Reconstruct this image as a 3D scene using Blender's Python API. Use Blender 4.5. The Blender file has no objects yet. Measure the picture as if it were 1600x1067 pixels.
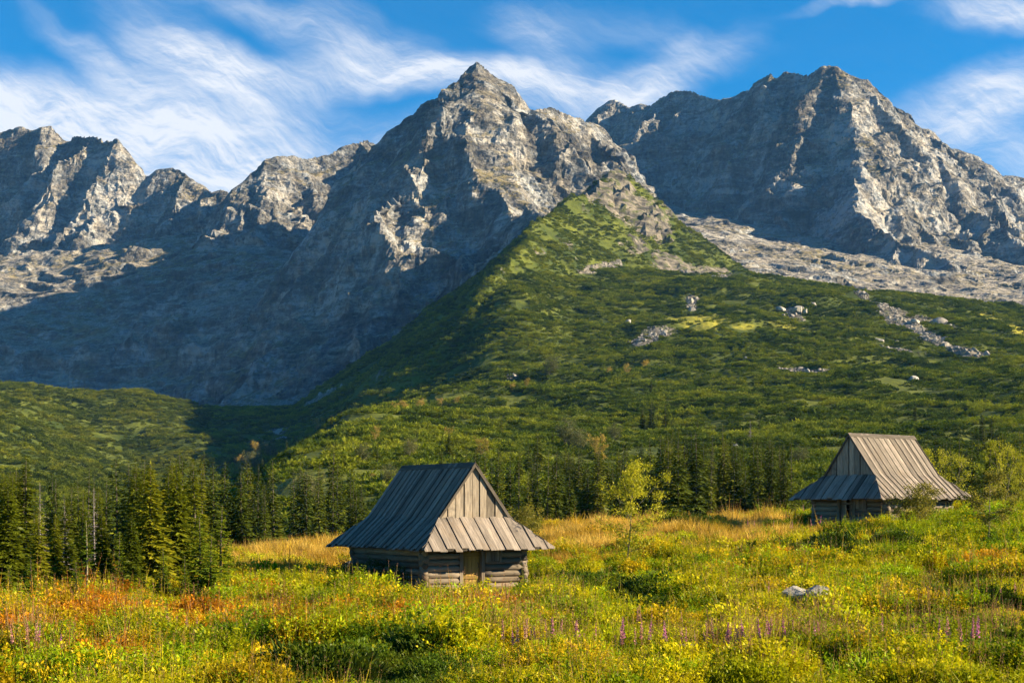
import bpy, math, random
import numpy as np

# ------------------------------------------------------------------ camera, sky, sun, exposure
sc = bpy.context.scene
COL = sc.collection
FPX, CX, HOR = 2300.0, 800.0, 790.0          # focal length in photo pixels, centre column, horizon row
cam_d = bpy.data.cameras.new('camera')
cam = bpy.data.objects.new('camera', cam_d)
COL.objects.link(cam)
cam.location = (0, 0, 0)
cam.rotation_euler = (math.radians(90), 0, 0)
cam_d.sensor_width = 36.0
cam_d.lens = FPX / 1600 * 36
cam_d.shift_y = (HOR - 533.5) / 1600
cam_d.clip_start = 0.5
cam_d.clip_end = 20000
sc.camera = cam

SUN_AZ = 94.0      # degrees clockwise from +Y (the viewing direction): from the right, a little behind
SUN_EL = 24.5
sc.view_settings.view_transform = 'Standard'
sc.view_settings.look = 'None'
sc.view_settings.exposure = 1.85
sc.view_settings.gamma = 1.0
sc.cycles.use_denoising = True
sc.cycles.max_bounces = 5
sc.cycles.diffuse_bounces = 1
sc.cycles.glossy_bounces = 2
sc.cycles.transmission_bounces = 3
sc.cycles.transparent_max_bounces = 4
sc.cycles.volume_bounces = 0
sc.cycles.use_adaptive_sampling = True
sc.cycles.adaptive_threshold = 0.02

sa, se = math.radians(SUN_AZ), math.radians(SUN_EL)
SUN = np.array([math.sin(sa) * math.cos(se), math.cos(sa) * math.cos(se), math.sin(se)])
sun_d = bpy.data.lights.new('sun', 'SUN')
sun_d.energy = 5.0
sun_d.color = (1.0, 0.82, 0.54)
sun_d.angle = math.radians(0.5)
sun = bpy.data.objects.new('sun', sun_d)
COL.objects.link(sun)
from mathutils import Vector
sun.rotation_euler = Vector(SUN).to_track_quat('Z', 'Y').to_euler()


class NT:
    """small helper to write node trees as expressions"""
    def __init__(self, tree):
        self.t = tree

    def n(self, kind, **kw):
        nd = self.t.nodes.new(kind)
        for k, v in kw.items():
            setattr(nd, k, v)
        return nd

    def put(self, sock, v):
        if isinstance(v, bpy.types.NodeSocket):
            self.t.links.new(v, sock)
        elif v is not None:
            if isinstance(v, (tuple, list)) and len(v) == 3 and sock.type == 'RGBA':
                v = (*v, 1.0)
            sock.default_value = v

    def math(self, op, a, b=None, c=None, clamp=False):
        nd = self.n('ShaderNodeMath', operation=op, use_clamp=clamp)
        for i, v in enumerate((a, b, c)):
            self.put(nd.inputs[i], v)
        return nd.outputs[0]

    def vmath(self, op, a, b=None, scale=None):
        nd = self.n('ShaderNodeVectorMath', operation=op)
        self.put(nd.inputs[0], a)
        self.put(nd.inputs[1], b)
        if scale is not None:
            self.put(nd.inputs['Scale'], scale)
        return nd.outputs[0]

    def noise(self, vec, scale, detail=4.0, rough=0.55, dist=0.0, ntype='FBM'):
        nd = self.n('ShaderNodeTexNoise', noise_type=ntype)
        nd.normalize = True
        self.put(nd.inputs['Vector'], vec)
        self.put(nd.inputs['Scale'], scale)
        nd.inputs['Detail'].default_value = detail
        nd.inputs['Roughness'].default_value = rough
        nd.inputs['Distortion'].default_value = dist
        return nd.outputs[0]

    def vor(self, vec, scale, feature='F1', out=0, rnd=1.0):
        nd = self.n('ShaderNodeTexVoronoi', feature=feature)
        self.put(nd.inputs['Vector'], vec)
        self.put(nd.inputs['Scale'], scale)
        nd.inputs['Randomness'].default_value = rnd
        return nd.outputs[out]

    def ramp(self, fac, a, b, lo=0.0, hi=1.0):
        nd = self.n('ShaderNodeMapRange', clamp=True, interpolation_type='SMOOTHSTEP')
        self.put(nd.inputs['Value'], fac)
        nd.inputs['From Min'].default_value = a
        nd.inputs['From Max'].default_value = b
        nd.inputs['To Min'].default_value = lo
        nd.inputs['To Max'].default_value = hi
        return nd.outputs[0]

    def mix(self, fac, a, b, blend='MIX'):
        nd = self.n('ShaderNodeMix', data_type='RGBA', blend_type=blend)
        self.put(nd.inputs[0], fac)
        self.put(nd.inputs[6], a)
        self.put(nd.inputs[7], b)
        return nd.outputs[2]

    def comb(self, x, y, z):
        nd = self.n('ShaderNodeCombineXYZ')
        for i, v in enumerate((x, y, z)):
            self.put(nd.inputs[i], v)
        return nd.outputs[0]

    def sep(self, v):
        nd = self.n('ShaderNodeSeparateXYZ')
        self.put(nd.inputs[0], v)
        return nd.outputs

    def bump(self, h, strength=1.0, dist=1.0, normal=None):
        nd = self.n('ShaderNodeBump')
        nd.inputs['Strength'].default_value = strength
        nd.inputs['Distance'].default_value = dist
        self.put(nd.inputs['Height'], h)
        self.put(nd.inputs['Normal'], normal)
        return nd.outputs[0]


def build_world():
    w = bpy.data.worlds.new('World')
    sc.world = w
    w.use_nodes = True
    w.node_tree.nodes.clear()
    N = NT(w.node_tree)
    sky = N.n('ShaderNodeTexSky', sky_type='NISHITA')
    sky.sun_disc = False
    sky.sun_elevation = se
    sky.sun_rotation = sa
    sky.altitude = 1500
    sky.air_density = 1.0
    sky.dust_density = 0.4
    sky.ozone_density = 3.0
    hs = N.n('ShaderNodeHueSaturation')
    hs.inputs['Hue'].default_value = 0.497
    hs.inputs['Saturation'].default_value = 3.6
    hs.inputs['Value'].default_value = 1.0
    N.put(hs.inputs['Color'], sky.outputs[0])
    tc = N.n('ShaderNodeTexCoord')
    x, y, z = N.sep(tc.outputs['Generated'])
    N.put(hs.inputs['Saturation'], N.ramp(z, 0.14, 0.31, 2.2, 3.9))      # paler towards the ridges
    az = N.math('ARCTAN2', x, y)                        # bearing of the ray, radians
    el = N.math('ARCSINE', z)
    # cirrus: long filaments, bent by a slow warp, gathered where the banks of cloud lie
    p = N.comb(az, el, 0.0)
    wn = N.n('ShaderNodeTexNoise')
    N.put(wn.inputs['Vector'], p)
    wn.inputs['Scale'].default_value = 9.0
    wn.inputs['Detail'].default_value = 3.0
    warp = N.vmath('SUBTRACT', wn.outputs[1], (0.5, 0.5, 0.5))
    warp = N.vmath('SCALE', warp, scale=0.055)
    wf = N.n('ShaderNodeTexNoise')
    N.put(wf.inputs['Vector'], p)
    wf.inputs['Scale'].default_value = 34.0
    wf.inputs['Detail'].default_value = 4.0
    wfine = N.vmath('SCALE', N.vmath('SUBTRACT', wf.outputs[1], (0.5, 0.5, 0.5)), scale=0.014)
    pw = N.vmath('ADD', N.vmath('ADD', p, warp), wfine)

    def streak(angle, sx, sy, scale, detail=6.0, rough=0.62):
        m = N.n('ShaderNodeMapping', vector_type='TEXTURE')
        m.inputs['Rotation'].default_value = (0, 0, math.radians(angle))
        m.inputs['Scale'].default_value = (sx, sy, 1)
        N.put(m.inputs['Vector'], pw)
        return N.noise(m.outputs[0], scale, detail, rough)
    s1 = streak(-16, 1.0, 0.24, 8.0, 12.0, 0.70)
    s2 = streak(5, 1.0, 0.15, 9.0, 12.0, 0.70)
    s3 = streak(-34, 1.0, 0.11, 20.0, 10.0, 0.72)
    s4 = streak(-14, 1.0, 0.12, 44.0, 8.0, 0.72)
    fine = N.math('ADD', N.math('MULTIPLY', s1, 0.40), N.math('ADD', N.math('MULTIPLY', s2, 0.26), N.math('ADD', N.math('MULTIPLY', s3, 0.22), N.math('MULTIPLY', s4, 0.12))))
    total = None
    for px, py, rx, ry, ang, wt in CLOUDS:
        a0 = math.atan((px - CX) / FPX)
        e0 = math.atan((HOR - py) / FPX * math.cos(a0))
        m = N.n('ShaderNodeMapping', vector_type='TEXTURE')
        m.inputs['Location'].default_value = (a0, e0, 0)
        m.inputs['Rotation'].default_value = (0, 0, math.radians(ang))
        m.inputs['Scale'].default_value = (rx / FPX, ry / FPX, 1)
        N.put(m.inputs['Vector'], pw if ry > 8 else p)
        ln = N.n('ShaderNodeVectorMath', operation='LENGTH')
        N.put(ln.inputs[0], m.outputs[0])
        g = N.math('MULTIPLY', N.ramp(ln.outputs['Value'], 0.0, 1.7, 1.0, 0.0), wt)
        total = g if total is None else N.math('ADD', total, g)
    total = N.math('ADD', total, 0.02)
    dens = N.math('MULTIPLY', N.ramp(fine, 0.36, 0.68), N.math('MINIMUM', total, 1.35))
    dens = N.math('ADD', dens, N.math('MULTIPLY', N.math('MINIMUM', total, 1.2), 0.28))
    dens = N.math('MULTIPLY', N.math('MINIMUM', dens, 1.0), 0.93)
    col = N.mix(dens, hs.outputs[0], CLOUD_RGB)
    bg = N.n('ShaderNodeBackground')
    bg.inputs['Strength'].default_value = 0.05
    N.put(bg.inputs['Color'], col)
    out = N.n('ShaderNodeOutputWorld')
    w.node_tree.links.new(bg.outputs[0], out.inputs[0])


CLOUD_RGB = (5.4, 5.5, 5.7)
CLOUDS = [  # bearing and height of the banks of cirrus (photo px), radii, tilt, weight
    (360, 125, 150, 44, -14, 1.1), (280, 60, 120, 42, -32, 0.6), (90, 150, 200, 42, -6, 0.95),
    (160, 88, 95, 20, -28, 0.6), (620, 118, 200, 28, -2, 0.85), (320, 258, 360, 66, 0, 1.25),
    (60, 210, 260, 64, -2, 1.05), (860, 140, 170, 40, -4, 0.95), (1050, 105, 110, 34, 24, 0.7),
    (600, 70, 110, 40, -25, 0.5), (840, 45, 80, 34, -20, 0.5), (1550, 165, 130, 44, 10, 0.95),
    (1590, 22, 110, 26, -6, 1.05), (1600, 260, 170, 55, -20, 0.6), (1350, 2, 80, 8.5, 0, 0.6), (480, 40, 190, 26, -18, 0.45), (1000, 40, 160, 26, -10, 0.2),
    (910, 122, 80, 1.5, -12, 0.22), (520, 66, 40, 1.4, -12, 0.18),
]
build_world()


def P(px, py, D):
    return np.array([(px - CX) / FPX * D, D, (HOR - py) / FPX * D])


# ------------------------------------------------------------------ numpy noise
_rng = np.random.default_rng(7)
_PERM = _rng.permutation(512).astype(np.int64)
_PERM = np.concatenate([_PERM, _PERM, _PERM])
_G = _rng.normal(size=(512, 3))
_G /= np.linalg.norm(_G, axis=1)[:, None]


def perlin(x, y, z):
    xi, yi, zi = np.floor(x).astype(np.int64), np.floor(y).astype(np.int64), np.floor(z).astype(np.int64)
    xf, yf, zf = x - xi, y - yi, z - zi
    u, v, w = (t * t * t * (t * (t * 6 - 15) + 10) for t in (xf, yf, zf))
    xi &= 511; yi &= 511; zi &= 511
    out = 0.0
    for dx in (0, 1):
        a = _PERM[xi + dx]
        for dy in (0, 1):
            b = _PERM[a + yi + dy]
            for dz in (0, 1):
                g = _G[_PERM[b + zi + dz]]
                d = g[..., 0] * (xf - dx) + g[..., 1] * (yf - dy) + g[..., 2] * (zf - dz)
                out = out + d * (u if dx else 1 - u) * (v if dy else 1 - v) * (w if dz else 1 - w)
    return out * 1.6


def fbm(x, y, z, wl, octs=4, gain=0.5):
    s, a = 0.0, 1.0
    for o in range(octs):
        k = 2.0 ** o / wl
        s = s + a * perlin(x * k + 11.3 * o, y * k + 5.7 * o, z * k + 3.1 * o)
        a *= gain
    return s


def ridged(x, y, z, wl, octs=4, gain=0.5):
    s, a, wgt = 0.0, 1.0, 1.0
    for o in range(octs):
        k = 2.0 ** o / wl
        r = 1 - np.abs(perlin(x * k + 7.3 * o, y * k + 2.7 * o, z * k + 9.1 * o)) * 1.6
        r = np.clip(r, 0, 1) ** 2
        s = s + a * r * wgt
        wgt = np.clip(r * 1.6, 0, 1)
        a *= gain
    return s - 0.7


_H = np.random.default_rng(11).random((4096, 7)).astype(np.float32)


def facets(x, y, z, cell, tilt=1.0, step=0.5):
    """broken, planar relief: space is split into irregular blocks, each with its own tilted face"""
    x, y, z = (np.asarray(v, np.float32) / cell for v in (x, y, z))
    xi, yi, zi = (np.floor(v).astype(np.int64) for v in (x, y, z))
    best = np.full(x.shape, 1e9, np.float32)
    out = np.zeros(x.shape, np.float32)
    for dx in (-1, 0, 1):
        for dy in (-1, 0, 1):
            for dz in (-1, 0, 1):
                cx, cy, cz = xi + dx, yi + dy, zi + dz
                h = (cx * 73856093 ^ cy * 19349663 ^ cz * 83492791) & 4095
                r = _H[h]
                ox, oy, oz = x - cx - r[..., 0], y - cy - r[..., 1], z - cz - r[..., 2]
                d = ox * ox + oy * oy + oz * oz
                m = d < best
                best = np.where(m, d, best)
                v = ((r[..., 3] - 0.5) * ox + (r[..., 4] - 0.5) * oy + (r[..., 5] - 0.5) * oz) * 2 * tilt + (r[..., 6] - 0.5) * step
                out = np.where(m, v, out)
    return out


# ------------------------------------------------------------------ object helpers
def tag(o, label=None, cat=None, group=None, kind=None):
    for k, v in (('label', label), ('category', cat), ('group', group), ('kind', kind)):
        if v:
            o[k] = v
    return o


def mesh_np(name, V, faces, mats=(), smooth=False, fattr=None, vattr=None, parent=None, link=True, mat_idx=None):
    """V: (n,3); faces: list of (m,k) index arrays, each of one face size"""
    me = bpy.data.meshes.new(name)
    V = np.asarray(V, np.float32)
    faces = [np.asarray(f, np.int32) for f in faces if len(f)]
    me.vertices.add(len(V))
    me.vertices.foreach_set('co', V.ravel())
    loops = np.concatenate([f.ravel() for f in faces])
    sizes = np.concatenate([np.full(len(f), f.shape[1], np.int32) for f in faces])
    me.loops.add(len(loops))
    me.loops.foreach_set('vertex_index', loops)
    me.polygons.add(len(sizes))
    starts = np.concatenate([[0], np.cumsum(sizes)[:-1]]).astype(np.int32)
    me.polygons.foreach_set('loop_start', starts)
    me.polygons.foreach_set('loop_total', sizes)
    me.polygons.foreach_set('use_smooth', np.full(len(sizes), bool(smooth)))
    if mat_idx is not None:
        me.polygons.foreach_set('material_index', np.asarray(mat_idx, np.int32))
    for m in (mats if isinstance(mats, (list, tuple)) else [mats]):
        me.materials.append(m)
    for attrs, dom in ((fattr, 'FACE'), (vattr, 'POINT')):
        for k, a in (attrs or {}).items():
            a = np.asarray(a, np.float32)
            if a.ndim == 1:
                at = me.attributes.new(k, 'FLOAT', dom); at.data.foreach_set('value', a)
            elif a.shape[1] == 3:
                at = me.attributes.new(k, 'FLOAT_VECTOR', dom); at.data.foreach_set('vector', a.ravel())
            else:
                at = me.attributes.new(k, 'FLOAT_COLOR', dom); at.data.foreach_set('color', a.ravel())
    me.update(calc_edges=True)
    me.validate()
    o = bpy.data.objects.new(name, me)
    if link:
        COL.objects.link(o)
    if parent:
        o.parent = parent
    return o


def empty(name, loc, rz=0.0, scale=1.0):
    o = bpy.data.objects.new(name, None)
    o.empty_display_size = 0.3
    o.location = loc
    o.rotation_euler = (0, 0, rz)
    o.scale = (scale,) * 3 if not isinstance(scale, tuple) else scale
    COL.objects.link(o)
    return o


def grid_faces(nx, ny):
    i = np.arange(nx - 1)[None, :] + np.arange(ny - 1)[:, None] * nx
    i = i.ravel()
    return np.stack([i, i + 1, i + 1 + nx, i + nx], 1)


def new_mat(name):
    m = bpy.data.materials.new(name)
    m.use_nodes = True
    m.node_tree.nodes.clear()
    return m, NT(m.node_tree)


def finish(N, color, rough=0.9, normal=None, spec=0.2):
    b = N.n('ShaderNodeBsdfPrincipled')
    N.put(b.inputs['Base Color'], color)
    N.put(b.inputs['Roughness'], rough)
    b.inputs['Specular IOR Level'].default_value = spec
    N.put(b.inputs['Normal'], normal)
    o = N.n('ShaderNodeOutputMaterial')
    N.t.links.new(b.outputs[0], o.inputs[0])
    return b


def leaf_finish(N, color, transl=0.35, rough=0.6):
    d = N.n('ShaderNodeBsdfDiffuse')
    t = N.n('ShaderNodeBsdfTranslucent')
    N.put(d.inputs['Color'], color)
    N.put(t.inputs['Color'], color)
    mx = N.n('ShaderNodeMixShader')
    mx.inputs[0].default_value = transl
    N.t.links.new(d.outputs[0], mx.inputs[1])
    N.t.links.new(t.outputs[0], mx.inputs[2])
    g = N.n('ShaderNodeBsdfGlossy')
    g.inputs['Roughness'].default_value = 0.45
    g.inputs['Color'].default_value = (1, 1, 1, 1)
    m2 = N.n('ShaderNodeMixShader')
    m2.inputs[0].default_value = 0.006
    N.t.links.new(mx.outputs[0], m2.inputs[1])
    N.t.links.new(g.outputs[0], m2.inputs[2])
    o = N.n('ShaderNodeOutputMaterial')
    N.t.links.new(m2.outputs[0], o.inputs[0])


# ------------------------------------------------------------------ terrain tables: (distance, photo row where the ground at that distance shows)
class Table:
    def __init__(self, cols, d0, d1, sm_px=2.0, sm_d=2.0):
        self.l0, self.l1, self.n = math.log(d0), math.log(d1), 240
        ls = np.linspace(self.l0, self.l1, self.n)
        pxs = sorted(cols)
        A = np.array([[(HOR - np.interp(l, [math.log(d) for d, _ in cols[p]], [r for _, r in cols[p]])) / FPX for l in ls] for p in pxs])
        self.p0, self.p1 = pxs[0], pxs[-1]
        gp = np.arange(self.p0, self.p1 + 1, 20.0)
        self.np_ = len(gp)
        B = np.stack([np.interp(gp, pxs, A[:, j]) for j in range(self.n)], 1)

        def sm(B, s, ax):
            r = int(3 * s) + 1
            k = np.exp(-0.5 * (np.arange(-r, r + 1) / s) ** 2); k /= k.sum()
            Bp = np.pad(B, [(r, r) if i == ax else (0, 0) for i in range(2)], mode='edge')
            return np.apply_along_axis(lambda v: np.convolve(v, k, 'valid'), ax, Bp)
        self.B = sm(sm(B, sm_px, 0), sm_d, 1)

    def z(self, x, y):
        D = np.maximum(y, math.exp(self.l0))
        px = np.clip(CX + FPX * x / D, self.p0, self.p1 - 1e-3)
        i = (px - self.p0) / 20.0
        j = np.clip((np.log(D) - self.l0) / (self.l1 - self.l0) * (self.n - 1), 0, self.n - 1.001)
        i0, j0 = np.clip(np.floor(i).astype(int), 0, self.np_ - 2), np.floor(j).astype(int)
        fi, fj = i - i0, j - j0
        B = self.B
        s = (B[i0, j0] * (1 - fi) + B[i0 + 1, j0] * fi) * (1 - fj) + (B[i0, j0 + 1] * (1 - fi) + B[i0 + 1, j0 + 1] * fi) * fj
        return s * D


near = [(12, 1175), (20, 1062)]
LAND = {
    -500: near + [(30, 1005), (40, 975), (50, 952), (62, 940), (80, 925), (100, 912), (130, 900), (200, 860), (300, 820), (420, 785), (550, 745), (700, 695), (850, 650), (1000, 605), (1080, 595), (1200, 615), (1400, 650), (1800, 668)],
    0: near + [(30, 1005), (40, 972), (50, 950), (62, 938), (80, 922), (100, 908), (130, 895), (200, 860), (300, 820), (420, 785), (550, 747), (700, 700), (850, 655), (1000, 617), (1080, 607), (1200, 625), (1400, 650), (1800, 668)],
    200: near + [(30, 1000), (40, 965), (50, 942), (62, 925), (80, 912), (100, 902), (130, 893), (200, 865), (300, 835), (450, 805), (600, 780), (750, 755), (850, 735), (930, 712), (1000, 665), (1060, 618), (1100, 608), (1200, 625), (1500, 645), (1800, 668)],
    330: near + [(30, 998), (40, 962), (50, 935), (62, 912), (75, 892), (90, 878), (105, 876), (130, 884), (200, 864), (300, 838), (450, 812), (650, 785), (800, 760), (880, 730), (950, 690), (1020, 655), (1100, 640), (1200, 645), (1400, 650), (1800, 668)],
    450: near + [(30, 998), (40, 962), (50, 938), (62, 915), (75, 890), (90, 866), (104, 855), (125, 866), (160, 868), (220, 830), (300, 750), (380, 694), (440, 725), (550, 760), (700, 765), (850, 735), (930, 700), (1000, 668), (1130, 640), (1400, 638), (1800, 668)],
    540: near + [(30, 1000), (40, 966), (50, 944), (62, 922), (75, 895), (90, 866), (104, 850), (125, 862), (160, 862), (220, 826), (300, 745), (400, 670), (450, 650), (520, 665), (700, 690), (850, 665), (1000, 640), (1150, 632), (1300, 635), (1800, 668)],
    620: near + [(30, 1000), (40, 967), (50, 946), (62, 926), (75, 892), (90, 862), (104, 847), (125, 858), (160, 857), (210, 826), (300, 742), (400, 668), (550, 636), (620, 645), (700, 660), (800, 632), (880, 608), (940, 602), (1100, 625), (1400, 640), (1800, 668)],
    700: near + [(30, 1000), (40, 967), (50, 946), (62, 927), (75, 890), (90, 858), (104, 842), (125, 852), (160, 852), (210, 820), (300, 740), (400, 680), (550, 642), (660, 628), (720, 634), (780, 612), (850, 565), (910, 533), (1000, 530), (1130, 560), (1250, 595), (1500, 605), (1800, 600)],
    800: near + [(30, 1000), (40, 965), (50, 944), (62, 922), (75, 882), (90, 850), (105, 832), (125, 844), (160, 844), (210, 812), (300, 738), (400, 690), (550, 645), (700, 603), (780, 572), (850, 525), (930, 460), (1010, 426), (1090, 402), (1180, 392), (1350, 440), (1500, 480), (1800, 500)],
    900: near + [(30, 1000), (40, 960), (50, 934), (62, 905), (75, 870), (90, 842), (105, 826), (125, 836), (160, 838), (210, 810), (300, 740), (400, 694), (550, 645), (700, 598), (800, 565), (900, 524), (1000, 482), (1100, 450), (1200, 430), (1300, 418), (1500, 400), (1800, 365)],
    1000: near + [(30, 1000), (40, 955), (50, 924), (62, 892), (75, 860), (90, 835), (105, 820), (125, 829), (160, 834), (210, 808), (300, 742), (400, 695), (550, 642), (700, 594), (800, 560), (900, 522), (1000, 485), (1100, 452), (1200, 432), (1350, 425), (1500, 440), (1800, 440)],
    1150: near + [(30, 1000), (40, 950), (50, 915), (62, 880), (75, 850), (88, 830), (103, 815), (125, 822), (160, 828), (210, 804), (300, 742), (400, 696), (550, 636), (700, 588), (850, 535), (1000, 475), (1100, 445), (1180, 430), (1300, 445), (1500, 465), (1800, 465)],
    1300: near + [(30, 998), (40, 945), (50, 905), (62, 870), (75, 842), (87, 824), (100, 810), (125, 818), (160, 824), (210, 802), (300, 744), (400, 697), (550, 632), (700, 585), (850, 535), (1000, 480), (1150, 444), (1300, 460), (1500, 485), (1800, 480)],
    1450: near + [(30, 995), (40, 938), (50, 895), (62, 858), (75, 828), (87, 812), (100, 802), (125, 810), (160, 816), (210, 796), (300, 742), (400, 694), (550, 628), (700, 583), (850, 535), (1000, 490), (1150, 461), (1300, 475), (1500, 500), (1800, 495)],
    1600: near + [(30, 990), (40, 925), (50, 880), (62, 842), (75, 814), (87, 800), (100, 793), (125, 800), (160, 808), (210, 790), (300, 737), (400, 690), (550, 625), (700, 580), (850, 545), (1000, 510), (1120, 488), (1300, 500), (1500, 510), (1800, 500)],
    2100: near + [(30, 980), (40, 905), (50, 860), (62, 820), (75, 795), (87, 783), (100, 776), (125, 783), (160, 795), (210, 780), (300, 730), (400, 685), (550, 620), (700, 578), (850, 545), (1000, 515), (1120, 490), (1300, 500), (1500, 510), (1800, 500)],
}
BASE = {
    -500: [(1300, 690), (1700, 650), (2100, 630), (2300, 520), (2500, 450), (2800, 400), (3900, 330)],
    0: [(1300, 690), (1600, 655), (1900, 645), (2120, 635), (2230, 575), (2330, 512), (2450, 478), (2600, 440), (2800, 400), (3900, 330)],
    150: [(1300, 690), (1600, 655), (1900, 648), (2120, 640), (2230, 580), (2330, 520), (2450, 470), (2600, 415), (2800, 380), (3900, 320)],
    300: [(1300, 690), (1600, 655), (1900, 648), (2080, 640), (2200, 570), (2320, 490), (2500, 420), (2700, 370), (3900, 320)],
    450: [(1300, 690), (1600, 650), (1850, 640), (2050, 560), (2250, 460), (2600, 380), (3900, 300)],
    650: [(1300, 690), (1500, 645), (1700, 610), (1900, 550), (2100, 470), (2600, 350), (3900, 300)],
    850: [(1300, 620), (1600, 500), (1800, 440), (2100, 390), (2600, 330), (3900, 280)],
    1000: [(1300, 580), (1600, 470), (1900, 420), (2200, 385), (2600, 350), (3900, 280)],
    1200: [(1300, 580), (1600, 490), (1850, 455), (2000, 440), (2200, 415), (2400, 395), (2600, 370), (3900, 280)],
    1400: [(1300, 580), (1600, 500), (1850, 470), (2000, 458), (2200, 430), (2400, 410), (2600, 380), (3900, 300)],
    1600: [(1300, 580), (1600, 510), (1800, 495), (1950, 480), (2150, 462), (2400, 440), (2700, 400), (3900, 320)],
    2100: [(1300, 580), (1600, 510), (1800, 495), (1950, 480), (2150, 462), (2400, 440), (2700, 400), (3900, 320)],
}
land_t = Table(LAND, 12.0, 1800.0, 1.3, 1.5)
base_t = Table(BASE, 1300.0, 3900.0, 2.5, 3.0)


def ridge_field(x, y, z0, segs):
    """highest of the ridges' flanks: each segment is (p, q, slope, far_slope, knee)"""
    z = z0.copy()
    for p, q, s, s2, knee in segs:
        reach = max(p[2], q[2]) / min(s, s2) * 1.05
        lo = np.minimum(p[:2], q[:2]) - reach
        hi = np.maximum(p[:2], q[:2]) + reach
        m = (x > lo[0]) & (x < hi[0]) & (y > lo[1]) & (y < hi[1])
        if not m.any():
            continue
        xs, ys = x[m], y[m]
        dx, dy = q[0] - p[0], q[1] - p[1]
        t = np.clip(((xs - p[0]) * dx + (ys - p[1]) * dy) / (dx * dx + dy * dy + 1e-6), 0, 1)
        d = np.hypot(xs - p[0] - t * dx, ys - p[1] - t * dy)
        h = p[2] + t * (q[2] - p[2]) - np.where(d < knee, s * d, s * knee + s2 * (d - knee))
        z[m] = np.maximum(z[m], h)
    return z


def spurs(poly, rng, s, step, length, relief, sides=(1, -1), level=0, s2=None, knee=400):
    """side ribs running down both flanks of a ridge, each with smaller ribs of its own"""
    out = []
    for a, b in zip(poly[:-1], poly[1:]):
        L = np.hypot(*(b - a)[:2])
        if L < 1:
            continue
        n = max(1, int(round(L / step)))
        u = (b - a)[:2] / L
        for k in range(n):
            t = (k + rng.uniform(0.1, 0.9)) / n
            st = a + t * (b - a)
            for sd in sides:
                if rng.random() < 0.2:
                    continue
                ang = rng.uniform(-0.6, 0.6)
                d = np.array([u[1], -u[0]]) * sd
                d = np.array([d[0] * math.cos(ang) - d[1] * math.sin(ang), d[0] * math.sin(ang) + d[1] * math.cos(ang)])
                ln = length * rng.uniform(0.6, 1.3)
                pts = [st - np.array([0, 0, rng.uniform(0, 6)])]
                m = 5
                for j in range(m):
                    a2 = rng.uniform(-0.35, 0.35)
                    dd = np.array([d[0] * math.cos(a2) - d[1] * math.sin(a2), d[0] * math.sin(a2) + d[1] * math.cos(a2)])
                    sl = s * relief * rng.choice([0.55, 0.9, 1.1, 1.35])
                    pts.append(pts[-1] + np.array([dd[0] * ln / m, dd[1] * ln / m, -sl * ln / m]))
                for p, q in zip(pts[:-1], pts[1:]):
                    out.append((p, q, s * 1.08, (s2 or s * 0.8), knee))
                if level > 0:
                    out += spurs(np.array(pts), rng, s, step * 0.5, length * 0.38, relief * 1.05, (1, -1), level - 1, s2, knee)
    return out


def poly(pts):
    return np.array([P(*p) for p in pts])


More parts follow.
